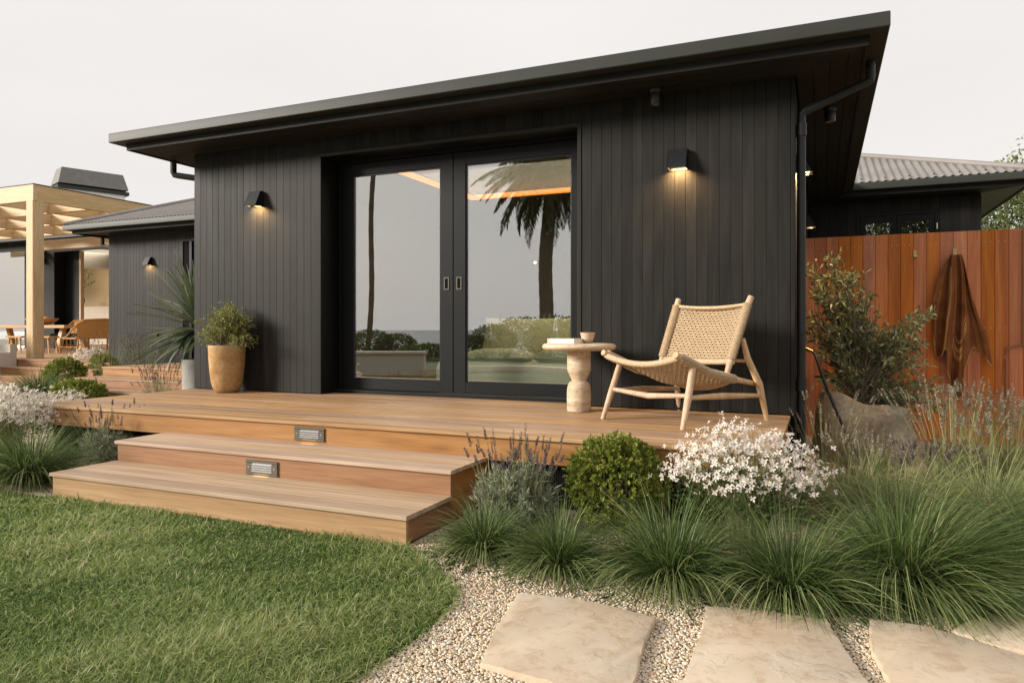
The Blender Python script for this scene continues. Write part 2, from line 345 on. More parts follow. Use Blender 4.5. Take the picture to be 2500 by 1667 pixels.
class MB:
    def __init__(s): s.v = []; s.f = []
    def add(s, vs, fs):
        b = len(s.v); s.v += [tuple(float(c) for c in p) for p in vs]; s.f += [tuple(b + i for i in q) for q in fs]; return s
    def box(s, x0, x1, y0, y1, z0, z1):
        return s.add([(x0,y0,z0),(x1,y0,z0),(x1,y1,z0),(x0,y1,z0),(x0,y0,z1),(x1,y0,z1),(x1,y1,z1),(x0,y1,z1)],
                     [(0,3,2,1),(4,5,6,7),(0,1,5,4),(1,2,6,5),(2,3,7,6),(3,0,4,7)])
    def plank(s, axis, a0, a1, b0, b1, c0, c1, ch=.003):
        """bar along axis from a0 to a1, chamfered long edges; b, c are the other two axes in xyz order"""
        pr = [(b0+ch,c0),(b1-ch,c0),(b1,c0+ch),(b1,c1-ch),(b1-ch,c1),(b0+ch,c1),(b0,c1-ch),(b0,c0+ch)]
        def P(a, q):
            return (a,q[0],q[1]) if axis=='x' else ((q[0],a,q[1]) if axis=='y' else (q[0],q[1],a))
        n = 8; vs = [P(a0,q) for q in pr]+[P(a1,q) for q in pr]
        fs = [tuple((i, (i+1)%n, n+(i+1)%n, n+i)) for i in range(n)] + [tuple(range(n-1,-1,-1)), tuple(range(n,2*n))]
        if axis == 'y': fs = [tuple(reversed(q)) for q in fs]
        return s.add(vs, fs)
    def prism(s, poly, z0, z1):
        n = len(poly)
        return s.add([(x,y,z0) for x,y in poly]+[(x,y,z1) for x,y in poly],
                     [tuple(range(n-1,-1,-1)), tuple(range(n,2*n))]+[(i,(i+1)%n,n+(i+1)%n,n+i) for i in range(n)])
    def extr(s, poly, axis, a0, a1):
        """polygon in the two other axes, extruded along axis"""
        n = len(poly)
        def P(a,q): return (a,q[0],q[1]) if axis=='x' else ((q[0],a,q[1]) if axis=='y' else (q[0],q[1],a))
        return s.add([P(a0,q) for q in poly]+[P(a1,q) for q in poly],
                     [tuple(range(n-1,-1,-1)), tuple(range(n,2*n))]+[(i,(i+1)%n,n+(i+1)%n,n+i) for i in range(n)])
    def tube(s, pts, rs, n=8, cap=True):
        pts = [Vector(p) for p in pts]
        if isinstance(rs,(int,float)): rs = [rs]*len(pts)
        rings = []; up = None
        for i,p in enumerate(pts):
            t = (pts[min(i+1,len(pts)-1)]-pts[max(i-1,0)])
            if t.length < 1e-9: t = Vector((0,0,1))
            t.normalize()
            if up is None:
                up = Vector((0,0,1)) if abs(t.z) < .9 else Vector((1,0,0))
            u = up - t*up.dot(t)
            if u.length < 1e-6: u = t.orthogonal()
            u.normalize(); up = u; w_ = t.cross(u)
            rings.append([p+(u*math.cos(2*math.pi*k/n)+w_*math.sin(2*math.pi*k/n))*rs[i] for k in range(n)])
        vs = [q for r in rings for q in r]; fs = []
        for i in range(len(pts)-1):
            for k in range(n):
                fs.append((i*n+k, i*n+(k+1)%n, (i+1)*n+(k+1)%n, (i+1)*n+k))
        if cap: fs += [tuple(range(n-1,-1,-1)), tuple((len(pts)-1)*n+k for k in range(n))]
        return s.add(vs, fs)
    def lathe(s, prof, n=32, c=(0,0,0), sx=1.0, sy=1.0):
        vs = []; fs = []
        for r,z in prof:
            for k in range(n):
                a = 2*math.pi*k/n; vs.append((c[0]+r*sx*math.cos(a), c[1]+r*sy*math.sin(a), c[2]+z))
        for i in range(len(prof)-1):
            for k in range(n): fs.append((i*n+k, i*n+(k+1)%n, (i+1)*n+(k+1)%n, (i+1)*n+k))
        fs += [tuple(range(n-1,-1,-1)), tuple((len(prof)-1)*n+k for k in range(n))]
        return s.add(vs, fs)
    def sweep(s, path, prof):
        """path: [(x,y,ix,iy)] with inward offset direction; prof: [(d,z)] closed"""
        n = len(prof); vs = []
        for x,y,ix,iy in path: vs += [(x+d*ix, y+d*iy, z) for d,z in prof]
        fs = []
        for i in range(len(path)-1):
            for k in range(n): fs.append((i*n+k,(i+1)*n+k,(i+1)*n+(k+1)%n,i*n+(k+1)%n))
        fs += [tuple(range(n)), tuple(range((len(path)-1)*n+n-1,(len(path)-1)*n-1,-1))]
        return s.add(vs, fs)
    def mesh(s, name, smooth=False, angle=40):
        me = bpy.data.meshes.new(name); me.from_pydata(s.v, [], s.f); me.update()
        if smooth:
            me.polygons.foreach_set('use_smooth', [True]*len(me.polygons))
            me.set_sharp_from_angle(angle=rad(angle))
        return me
    def build(s, name, mat, parent=None, smooth=False, angle=40, local=False):
        return link_mesh(name, s.mesh(name, smooth, angle), mat, parent, local)

def np_mesh(name, V, F, mat, parent=None, rnd=None, smooth=False, local=False):
    """V (n,3), F (m,4) or (m,3)"""
    me = bpy.data.meshes.new(name); V = np.ascontiguousarray(V, np.float32); F = np.ascontiguousarray(F, np.int32)
    k = F.shape[1]
    me.vertices.add(len(V)); me.vertices.foreach_set('co', V.ravel())
    me.loops.add(F.size); me.loops.foreach_set('vertex_index', F.ravel())
    me.polygons.add(len(F)); me.polygons.foreach_set('loop_start', np.arange(0, F.size, k, dtype=np.int32))
    try: me.polygons.foreach_set('loop_total', np.full(len(F), k, np.int32))
    except Exception: pass
    if smooth: me.polygons.foreach_set('use_smooth', np.ones(len(F), bool))
    if rnd is not None:
        at = me.attributes.new('rnd', 'FLOAT', 'POINT'); at.data.foreach_set('value', np.ascontiguousarray(rnd, np.float32))
    me.update(calc_edges=True); me.validate()
    return link_mesh(name, me, mat, parent, local)

def at_px(px, py, d):
    """a point at a given distance along the view axis, from photograph pixels (2500 wide): used to place things at their real spot"""
    y = rad(23.5); Fv = np.array([-math.sin(y), math.cos(y), 0]); Rv = np.array([math.cos(y), math.sin(y), 0])
    return CAM + d*(Fv + Rv*(px-1250)/1737 + np.array([0,0,1.])*(802-py)/1737)
def ground_px(px, py, z=0.0):
    d = 1737*(CAM[2]-z)/(py-802); return at_px(px, py, d)

# ------------------------------------------------------------------ the setting
gm = MB(); B = 60
def gz(x, y):
    if y < -24: return -min(34.0, ((-24-y)*.28)**1.25)
    return 0.0
xs = [-400,-150,-70,-40,-25,-15,-8,0,4,8,12,20,35,70,150,400]; ys = [-190,-130,-90,-70,-55,-45,-38,-32,-28,-24,-12,0,12,30,80,200,500]
gm.add([(x,y,gz(x,y)-.012) for y in ys for x in xs], [(j*16+i,j*16+i+1,(j+1)*16+i+1,(j+1)*16+i) for j in range(len(ys)-1) for i in range(15)])
tag(gm.build('ground', M_EARTH, None, True), kind='structure')
sea = MB().add([(-9000,-12000,-33),(9000,-12000,-33),(9000,-120,-33),(-9000,-120,-33)], [(0,1,2,3)]).build('sea', M_SEA)
tag(sea, kind='structure')
g = MB().add([(-22,-2.8,.0),(-22,8,.0),(12,8,.0),(12,-5.6,.0),(5.0,-5.6,.0),(5.0,-2.8,.0)], [(0,5,4,3,2,1)]).build('gravel_bed', M_GRAVEL)
tag(g, kind='structure')
LAWN_EDGE = [(4.56,-2.81),(4.75,-2.96),(4.93,-3.10),(5.08,-3.26),(5.14,-3.43),(5.16,-3.59),(5.16,-3.78),(5.14,-3.98),(5.12,-4.2),(5.05,-5.2)]
lawn_poly = [(-21,-2.86),(1.7,-2.86),(1.7,-2.79),(4.5,-2.79)] + LAWN_EDGE + [(5.0,-23.5),(-21,-23.5)]
lm = MB().add([(x,y,.008) for x,y in lawn_poly], [tuple(range(len(lawn_poly)-1,-1,-1))])
tag(lm.build('lawn', M_LAWNSOIL), kind='structure')

# far hills behind the left of the camera, seen only mirrored in the living room window
hm = MB(); n = 40
hv = []
for i in range(n+1):
    a = rad(235 - i*2.0 - 30); r0 = 900
    top = 120 + 60*math.sin(i*.5) + 40*math.sin(i*1.7+1)
    for k,(r,z) in enumerate(((700,-30),(900,top*.45),(1100,top*.85),(1400,top))):
        hv.append((r*math.cos(a), r*math.sin(a), z + random.uniform(-8,8)))
hm.add(hv, [(i*4+k,i*4+k+1,(i+1)*4+k+1,(i+1)*4+k) for i in range(n) for k in range(3)])
M_HILL = ground_m('haze_pale_hillside', [(.30,.31,.25),(.42,.42,.36)], .02, .1)  # pale greyed tone: distance haze is put into the hill colour
tag(hm.build('hills', M_HILL, None, True), kind='structure')

# ------------------------------------------------------------------ main house (bedroom pavilion)
ZS, ZD = 3.12, .47                   # soffit and deck level
house = thing('main_house', (3.2, 3.0, 0), 'black timber clad house with wide eaves and glazed double doors behind the deck', 'house')
PITCH = .0915
def siding(parent, x0, x1, y, z0, z1, name='siding_board', pitch=PITCH):
    n = max(1, round((x1-x0)/pitch)); p = (x1-x0)/n
    me = MB().plank('z', 0, z1-z0, .0007, p-.0007, -.018, 0, .0016).mesh(name); me.materials.append(M_SIDING)
    for i in range(n):
        o = link_mesh(name, me, None, parent); o.location = (x0+i*p, y, z0)
siding(house, 0.0, 1.739, 0, ZD+.008, ZS)
siding(house, 4.602, 6.31, 0, ZD+.008, ZS)
siding(house, 1.739, 4.602, 0, 2.966, ZS, 'short_siding_board')
MB().plank('z', ZD+.008, ZS, 6.312, 6.342, -.022, .06, .003).build('corner_board', M_SIDING, house)
# wall cores
MB().box(0.01, 1.745, .002, .24, 0.05, 3.2).build('wall', M_DARK, house)
MB().box(4.598, 6.335, .002, .24, 0.05, 3.2).build('wall', M_DARK, house)
MB().box(1.745, 4.598, .002, .24, 2.97, 3.2).build('wall', M_DARK, house)
MB().box(6.20, 6.338, .24, 6.3, 0.05, 3.2).build('side_wall', M_SIDING, house)
MB().box(0.004, .14, .24, 9.0, 0.05, 3.2).build('side_wall', M_SIDING, house)
# room inside
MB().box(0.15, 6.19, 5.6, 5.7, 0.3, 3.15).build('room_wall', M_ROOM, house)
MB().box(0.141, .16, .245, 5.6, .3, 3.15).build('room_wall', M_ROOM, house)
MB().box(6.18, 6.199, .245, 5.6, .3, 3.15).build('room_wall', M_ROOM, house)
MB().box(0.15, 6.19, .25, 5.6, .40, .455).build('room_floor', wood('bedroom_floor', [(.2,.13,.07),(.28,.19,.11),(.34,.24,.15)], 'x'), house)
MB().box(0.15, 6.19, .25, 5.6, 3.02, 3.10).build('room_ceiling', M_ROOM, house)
# trim round the door recess
tr = [('x',(1.741,4.600,-.026,.0,2.926,2.964)),('zl',(1.741,1.780)),('zr',(4.561,4.600))]
MB().plank('x', 1.741, 4.600, -.026, .01, 2.926, 2.963, .003).build('trim', M_SIDING_X, house)
MB().plank('z', ZD+.004, 2.925, 1.741, 1.780, -.026, .01, .003).build('trim', M_SIDING, house)
MB().plank('z', ZD+.004, 2.925, 4.561, 4.600, -.026, .01, .003).build('trim', M_SIDING, house)
# recess lining
MB().box(1.748, 1.779, .011, .36, ZD+.004, 2.95).build('jamb', M_FRAME, house)
MB().box(4.562, 4.597, .011, .36, ZD+.004, 2.95).build('jamb', M_FRAME, house)
MB().box(1.780, 4.561, .011, .36, 2.927, 2.96).build('door_head', M_FRAME, house)
MB().box(1.80, 1.842, .25, .36, ZD+.004, 2.905).build('door_frame_post', M_FRAME, house)
MB().box(1.780, 4.561, .235, .36, 2.895, 2.926).build('door_track', M_FRAME, house)
MB().box(1.780, 4.561, .20, .40, ZD+.001, ZD+.028).build('door_sill', M_FRAME, house)
MB().plank('x', 1.780, 4.561, .205, .215, ZD+.028, ZD+.036, .002).build('sill_rail', M_GUTTER, house)
def leaf(name, x0, x1, gx0, gx1, y, hx):
    lf = MB()
    lf.plank('z', ZD+.04, 2.89, x0, gx0, y, y+.05, .003); lf.plank('z', ZD+.04, 2.89, gx1, x1, y, y+.05, .003)
    lf.plank('x', gx0, gx1, y+.001, y+.05, 2.765, 2.889, .003); lf.plank('x', gx0, gx1, y+.001, y+.05, ZD+.041, .622, .003)
    d = lf.build(name, M_FRAME, house)
    gp = MB().box(gx0-.005, gx1+.005, y+.022, y+.030, .615, 2.772).build('glass_pane', M_GLASS); gp.parent = d
    gb = MB().plank('x', gx0, gx1, y+.012, y+.022, .622, .634, .002).plank('x', gx0, gx1, y+.012, y+.022, 2.753, 2.765, .002).plank('z', .634, 2.753, gx0, gx0+.012, y+.012, y+.022, .002).plank('z', .634, 2.753, gx1-.012, gx1, y+.012, y+.022, .002).build('glazing_bead', M_BLACK); gb.parent = d
    h = MB()
    for a in ((hx-.029, hx-.018), (hx+.018, hx+.029)): h.box(a[0], a[1], y-.006, y+.002, 1.535, 1.66)
    h.box(hx-.018, hx+.018, y-.006, y+.002, 1.535, 1.547).box(hx-.018, hx+.018, y-.006, y+.002, 1.648, 1.66)
    ho = h.build('handle', M_BRONZE); ho.parent = d
    hc = MB().box(hx-.018, hx+.018, y-.002, y+.0005, 1.547, 1.648).build('handle_recess', M_DARK); hc.parent = d
leaf('door', 1.845, 3.176, 1.972, 3.03, .255, 3.105)
leaf('door', 3.182, 4.552, 3.316, 4.413, .255, 3.245)

# eaves: soffit boards, fascia, gutter, roof
OV = .48
for k in range(4):
    d0, d1 = OV-.12*k-.002, OV-.12*(k+1)+.002
    MB().prism([(-d0,-d0),(6.34+d0+.01,-d0),(6.34+d1+.01,-d1),(-d1,-d1)], ZS, ZS+.015).build('soffit_board', M_SIDING_X, house)
    MB().prism([(6.35+d0,-d0),(6.35+d0,5.58),(6.35+d1,5.58),(6.35+d1,-d1)], ZS, ZS+.015).build('soffit_board', M_SIDING_Y, house)
    MB().prism([(-d0,-d0),(-d1,-d1),(-d1,8.9),(-d0,8.9)], ZS, ZS+.015).build('soffit_board', M_SIDING_Y, house)
MB().box(-.47, 6.82, -.47, 8.9, ZS+.017, ZS+.03).build('soffit_backing', M_DARK, house)
P4 = lambda o: [(-o,8.9,1,0),(-o,-o,1,1),(6.34+o,-o,-1,1),(6.34+o,5.56,-1,0)]
MB().sweep(P4(.492), [(0,ZS-.012),(0,3.25),(.02,3.25),(.02,ZS-.012)]).build('fascia', M_SIDING_X, house)
MB().sweep(P4(.615), [(0,3.182),(0,3.268),(.004,3.278),(.014,3.282),(.018,3.276),(.014,3.19),(.110,3.19),(.110,3.25),(.118,3.25),(.118,3.176),(.006,3.176)]).build('gutter', M_GUTTER, house, True, 30)
s = .30
rz = lambda d: 3.262+(d)*s
rp_ = [(-.57,-.57),(6.91,-.57),(6.91,9.2),(-.57,9.2)]
rm = MB(); apex1 = (3.17, 3.17, rz(3.74)); apex2 = (3.17, 5.5, rz(3.74))
rm.add([(*rp_[0],rz(0)),(*rp_[1],rz(0)),(*rp_[2],rz(0)),(*rp_[3],rz(0)),apex1,apex2], [(0,1,4),(1,2,5,4),(2,3,5),(3,0,4,5)])
rm.add([(*rp_[0],rz(0)-.03),(*rp_[1],rz(0)-.03),(*rp_[2],rz(0)-.03),(*rp_[3],rz(0)-.03)], [(3,2,1,0)])
rm.build('roof', M_CORRU, house)
# little corrugation ends that peep over the gutter
rc = MB()
for i in range(98):
    x = -.50+i*.0765
    rc.tube([(x,-.585,3.2765),(x,-.45,3.317)], .008, 6)
rc.build('roof_sheet_edge', M_CORRU, house)
# downpipes
MB().tube([(6.385,.05,.02),(6.385,.05,2.815),(6.388,.05,2.835),(6.405,.05,2.85),(6.845,.05,3.02),(6.868,.05,3.035),(6.872,.05,3.055),(6.872,.05,3.18)], .033, 14).build('downpipe', M_PIPE, house, True)
dp = MB()
for z in (.66, 2.66): dp.tube([(6.385,.05,z),(6.385,.05,z+.10)], .040, 14)
dp.build('pipe_bracket', M_PIPE, house, True)
MB().tube([(-.46,.10,3.13),(-.46,.10,2.985),(-.445,.105,2.955),(-.40,.12,2.945),(.02,.32,2.88)], .036, 10).build('downpipe', M_GUTTER, house, True)

# spot cameras under the eaves
def eave_spot(x, y, label):
    t = thing('eave_spotlight', (x, y, ZS), label, 'spotlight')
    MB().lathe([(.052,0),(.052,-.035),(.048,-.04)], 20, (x,y,ZS)).build('base', M_BLACK, t, True)
    MB().lathe([(.045,-.03),(.048,-.07),(.046,-.115),(.040,-.135),(.036,-.13)], 20, (x,y,ZS)).build('housing', M_BLACK, t, True)
    MB().lathe([(.034,-.128),(.034,-.131)], 16, (x,y,ZS)).build('lens', M_STEEL, t, True)
eave_spot(5.28, -.16, 'round black spotlight under the front eave above the right wall lamp')
eave_spot(6.60, .95, 'small black spotlight under the right side eave behind the sloping pipe')

# wall lamps
def wall_lamp(name, loc, rz, label, power=1.6, sc_=1.0, cat='wall lamp', group='black wedge wall lamps', lit=True):
    t = thing(name, loc, label, cat, group, rz); t.scale = (sc_,)*3
    w2 = .078; prof = [(0,.165),(-.045,.165),(-.125,.012),(-.118,0),(0,0)]
    # hollow wedge: outer shell as extruded profile sides
    m = MB()
    m.extr([(0,.165),(-.045,.165),(-.125,.0),(-.118,.0),(-.042,.158),(0,.158)], 'x', -w2, w2)
    for sx in (-1,1):
        a0,a1 = sorted((sx*w2, sx*(w2-.006))); m.extr([(0,.165),(-.045,.165),(-.125,0),(0,0)], 'x', a0, a1+.0)
    m.extr([(0,.157),(-.008,.157),(-.008,.0),(0,0)], 'x', -w2+.006, w2-.006)
    m.build('housing', M_BLACK, t, local=True)
    MB().box(-w2+.012, w2-.012, -.098, -.030, .022, .026).build('diffuser', M_WARM if lit else M_ALU, t, local=True)
    if not lit: return t
    ld = bpy.data.lights.new('lamp_light', 'AREA'); ld.shape = 'RECTANGLE'; ld.size = .12; ld.size_y = .05; ld.energy = power; ld.color = (1,.60,.26); ld.spread = rad(150)
    lo = bpy.data.objects.new('lamp_light', ld); COL.objects.link(lo); lo.parent = t; lo.location = (0,-.066,.018); lo.rotation_euler = (rad(14),0,0)
    return t
wall_lamp('wall_lamp', (5.446,-.020,2.462), 0, 'black wedge wall lamp glowing to the right of the glass doors', 6.5)
wall_lamp('wall_lamp', (.935,-.020,2.462), 0, 'black wedge wall lamp glowing above the potted olive', 5.0)
wall_lamp('wall_lamp', (6.342,.50,2.455), rad(90), 'wall lamp just behind the downpipe, seen edge-on as a bright glare', 16.0)
wall_lamp('wall_lamp', (6.342,4.0,2.455), rad(90), 'faint far wall lamp under the side eave, deeper in than the glaring one', 6.0)

# ------------------------------------------------------------------ deck and steps
deck = thing('deck', (3.15,-.9,0), 'timber deck with two wide steps in front of the glass doors', 'deck')
YF = -1.835
n = 13; p = (0.0-YF)/n
def boards(parent, name, mat, x0, x1, y0, y1, z1, th, cnt, splits=()):
    p = (y1-y0)/cnt
    for i in range(cnt):
        cuts = [x0] + [c for c in splits[i % len(splits)] if x0 < c < x1] + [x1] if splits else [x0, x1]
        for a, b in zip(cuts[:-1], cuts[1:]):
            MB().plank('x', a+(.0 if a==x0 else .001), b-(.0 if b==x1 else .001), y0+i*p+.0018, y0+(i+1)*p-.0018, z1-th, z1, .0025).build(name, mat, parent)
boards(deck, 'deck_board', M_DECK, 0.0, 6.308, YF, -.012, ZD, .024, 13, [(),(2.9,),(4.6,),(1.5,),(3.7,),(),(5.1,),(2.2,)])
boards(deck, 'threshold_board', M_DECK, 1.782, 4.558, -.010, .235, ZD, .024, 2)
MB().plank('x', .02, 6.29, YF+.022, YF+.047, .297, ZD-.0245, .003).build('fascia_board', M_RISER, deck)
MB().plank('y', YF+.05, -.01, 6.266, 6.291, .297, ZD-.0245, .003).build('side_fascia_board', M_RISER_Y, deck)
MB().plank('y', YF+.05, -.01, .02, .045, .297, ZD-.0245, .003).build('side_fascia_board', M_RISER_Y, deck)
MB().box(.06, 6.25, YF+.16, -.03, -.02, .29).build('deck_base', M_DARK, deck)
mm = MB()
for i in range(60): mm.box(4.6, 6.2, YF+.140, YF+.143, .005+i*.0048, .0068+i*.0048)
for i in range(100): mm.box(4.6+i*.016, 4.602+i*.016, YF+.136, YF+.139, 0, .292)
mm.build('vent_mesh', M_BLACK, deck)
Z2, Z1, Y2, Y1, XL, XR = .3145, .1655, -2.302, -2.792, 1.690, 4.535
boards(deck, 'step_tread_board', M_TREAD, XL, XR, Y2, YF+.018, Z2, .024, 3)
boards(deck, 'step_tread_board', M_TREAD, XL, XR, Y1, Y2+.018, Z1, .024, 3)
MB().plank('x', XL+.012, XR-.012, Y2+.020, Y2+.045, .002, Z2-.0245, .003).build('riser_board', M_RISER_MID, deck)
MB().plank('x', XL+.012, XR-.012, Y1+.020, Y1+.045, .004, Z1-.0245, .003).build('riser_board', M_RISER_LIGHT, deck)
for x0 in (XR-.038, XL+.013):
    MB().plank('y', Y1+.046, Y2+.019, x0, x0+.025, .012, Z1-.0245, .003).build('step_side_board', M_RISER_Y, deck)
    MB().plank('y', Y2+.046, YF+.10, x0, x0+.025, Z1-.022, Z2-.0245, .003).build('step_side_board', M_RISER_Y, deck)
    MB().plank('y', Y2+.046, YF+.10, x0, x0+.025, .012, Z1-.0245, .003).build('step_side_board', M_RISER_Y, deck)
MB().box(XL+.05, XR-.05, Y2+.06, YF+.1, 0, Z2-.03).box(XL+.05, XR-.05, Y1+.06, Y2+.1, 0, Z1-.03).build('step_core', M_DARK, deck)

def step_light(x, y, z, label):
    t = thing('step_light', (x,y,z), label, 'step light', 'louvred step lights')
    W, H = .1345, .050
    m = MB().plank('x', x-W, x+W, y-.012, y-.004, z+.030, z+H, .003).plank('x', x-W, x+W, y-.012, y-.004, z-H, z-.030, .003)
    m.plank('z', z-.030, z+.030, x-W, x-.087, y-.012, y-.004, .002).plank('z', z-.030, z+.030, x+.087, x+W, y-.012, y-.004, .002)
    m.build('plate', M_BRONZE, t)
    MB().box(x-.087, x+.087, y-.003, y+.0, z-.030, z+.030).build('lens', M_DARK, t)
    for k in range(4):
        zz = z+.0225-k*.015
        MB().extr([(y-.016,zz-.005),(y-.013,zz-.0055),(y-.004,zz+.004),(y-.005,zz+.006)], 'x', x-.086, x+.086).build('louvre', M_ALU, t)
    for sx in (-1,1):
        MB().lathe([(.0045,0),(.0045,.003),(.003,.004)], 10).build('screw', M_STEEL, t, local=True)
        o = t.children[-1]
    for o,sx in zip([c for c in t.children if c.name.startswith('screw')], (-1,1)):
        o.location = (sx*.110, -.012, 0); o.rotation_euler = (rad(90),0,0)
    ld = bpy.data.lights.new('step_lamp', 'AREA'); ld.shape = 'RECTANGLE'; ld.size = .12; ld.size_y = .02; ld.energy = .035; ld.color = (1,.7,.38)
    lo = bpy.data.objects.new('step_lamp', ld); COL.objects.link(lo); lo.parent = t; lo.location = (0,-.02,-.038); lo.rotation_euler = (rad(10),0,0)
step_light(3.106, YF+.022, .380, 'louvred bronze step light set in the deck edge above the steps')
step_light(3.096, Y2+.020, .2175, 'louvred bronze step light set in the middle riser, lower of the two')

# ------------------------------------------------------------------ corrugated hip slope
def corrugated(parent, x_lo, x_hi, y0, z0, slope, depth_of, pitch=.1, amp=.013, name='roof_sheet'):
    n = int((x_hi-x_lo)/pitch*8); X = np.linspace(x_lo, x_hi, n+1)
    D = np.array([max(.01, depth_of(x)) for x in X])
    Zw = amp*np.cos(2*np.pi*X/pitch)
    rows = 3
    V = []
    for k in range(rows+1):
        y = y0 + D*k/rows; V.append(np.stack([X, y, z0+(y-y0)*slope+Zw], 1))
    V = np.concatenate(V); m = n+1
    F = [(k*m+i, k*m+i+1, (k+1)*m+i+1, (k+1)*m+i) for k in range(rows) for i in range(n)]
    return np_mesh(name, V, np.array(F), M_CORRU, parent, smooth=True)

# ------------------------------------------------------------------ right rear wing
rw = thing('rear_wing', (7.5,8.0,0), 'dark rear wing with corrugated roof rising behind the red fence', 'house')
MB().box(5.5, 8.65, 6.205, 10.5, 0, 3.2).build('wall', M_SIDING, rw)
siding(rw, 6.36, 7.02, 6.2, .1, 3.10, pitch=.13)
siding(rw, 8.13, 8.655, 6.2, .1, 3.10, pitch=.13)
siding(rw, 7.02, 8.13, 6.2, 2.92, 3.10, 'short_siding_board', .13)
MB().box(8.65, 8.66, 6.205, 10.5, 0, 3.1).build('side_wall', M_SIDING, rw)
MB().plank('x', 7.02, 8.13, 6.17, 6.2, 2.86, 2.919, .003).build('window_head', M_FRAME, rw)
MB().plank('z', .5, 2.86, 7.02, 7.08, 6.17, 6.2, .003).build('window_post', M_FRAME, rw)
MB().plank('z', .5, 2.86, 8.07, 8.13, 6.17, 6.2, .003).build('window_post', M_FRAME, rw)
for a,b in ((7.08,7.575),(7.575,8.07)):
    f = MB().plank('z', .5, 2.86, a+.002, a+.075, 6.182, 6.2, .003).plank('z', .5, 2.86, b-.075, b-.002, 6.182, 6.2, .003).plank('x', a+.075, b-.075, 6.183, 6.2, 2.755, 2.859, .003).build('window_sash', M_FRAME, rw)
    gl = MB().box(a+.07, b-.07, 6.192, 6.196, .5, 2.76).build('glass_pane', M_GLASS_WING); gl.parent = f
for z in (2.62,2.45): MB().tube([(8.10,6.165,z),(8.10,6.165,z+.09)], .008, 8).build('hinge', M_STEEL, rw, True)
P4r = [(5.5,5.585,0,1),(9.26,5.585,-1,1),(9.26,11,-1,0)]
MB().sweep([(5.5,5.708,0,1),(9.137,5.708,-1,1),(9.137,11,-1,0)], [(0,ZS-.012),(0,3.25),(.02,3.25),(.02,ZS-.012)]).build('fascia', M_SIDING_X, rw)
MB().sweep(P4r, [(0,3.182),(0,3.268),(.004,3.278),(.014,3.282),(.018,3.276),(.014,3.19),(.110,3.19),(.110,3.25),(.118,3.25),(.118,3.176),(.006,3.176)]).build('gutter', M_GUTTER, rw, True, 30)
for k in range(5):
    d0, d1 = .48-.096*k-.002, .48-.096*(k+1)+.002
    MB().prism([(5.5,6.2-d0),(8.66+d0,6.2-d0),(8.66+d1,6.2-d1),(5.5,6.2-d1)], ZS, ZS+.015).build('soffit_board', M_SIDING_X, rw)
    MB().prism([(8.66+d0,6.2-d0),(8.66+d0,11),(8.66+d1,11),(8.66+d1,6.2-d1)], ZS, ZS+.015).build('soffit_board', plain('pale_soffit_paint', (.17,.175,.145), .6) if k==0 else MATS['pale_soffit_paint'], rw)
MB().box(5.5, 9.13, 5.72, 11, ZS+.017, ZS+.03).build('soffit_backing', M_DARK, rw)
corrugated(rw, 5.2, 9.2, 5.61, 3.287, .40, lambda x: min(2.7, 9.23-x), .104, .0135)
MB().tube([(9.22,5.62,3.295),(6.53,8.31,4.375)], .055, 8).build('hip_cap', M_CORRU, rw, True)
MB().add([(9.21,5.62,3.27),(9.21,11,3.27),(6.53,11,4.34),(6.53,8.31,4.34)], [(0,1,2,3)]).build('side_roof_sheet', M_CORRU, rw)
for i in range(7):
    x = 6.75+i*.33; MB().lathe([(.012,0),(.012,.006),(.006,.014)], 8, (x-x%.104,5.75,3.287+.14*.4+.012)).build('roof_screw', M_DARK, rw)

# ------------------------------------------------------------------ red fence with shower
fence = thing('cedar_fence', (7.6,2.2,0), 'tall red cedar board fence behind the olive and lavender', 'fence')
FY, FZ = 2.2, 2.105
fp = .1145; x = 6.35
me = MB().plank('z', 0, FZ-.02, .0012, fp-.0012, -.02, 0, .0025).mesh('fence_board'); me.materials.append(M_FENCE)
i = 0
while x < 9.2:
    o = link_mesh('fence_board', me, None, fence); o.location = (x, FY, .02)
    sm = MB()
    for zz in (FZ-.115, FZ-.95):
        for dx in (.032, .083): sm.add([(x+dx+.004*math.cos(a), FY-.0206, zz+.004*math.sin(a)) for a in [k*math.pi/3 for k in range(6)]], [(0,1,2,3,4,5)])
    s_ = sm.build('screw_heads', M_STEEL); s_.parent = o; s_.matrix_parent_inverse = Matrix.Translation((-x,-FY,-.02))
    x += fp; i += 1
for z in (.4, 1.2, 1.95): MB().box(6.35, 9.2, FY+.001, FY+.04, z, z+.08).build('fence_rail', M_FENCE, fence)
def peg(px, py, label):
    d = 8.17/ (math.cos(rad(23.5)) + math.sin(rad(23.5))*(px-1250)/1737)
    q = at_px(px, py, d)
    t = thing('coat_hook', (q[0], FY-.02, q[2]), label, 'hook', 'brass pegs on the fence')
    MB().box(q[0]-.016, q[0]+.016, FY-.029, FY-.0205, q[2]-.035, q[2]+.045).build('plate', M_BRASS, t)
    MB().tube([(q[0],FY-.028,q[2]-.025),(q[0],FY-.06,q[2]-.028),(q[0],FY-.07,q[2]-.018)], [.011,.012,.013], 10).build('peg', M_BRASS, t, True)
    return q
peg(2234, 622, 'empty brass hook on the red fence left of the towel')
hk = peg(2331, 617, 'brass hook holding up the brown towel')
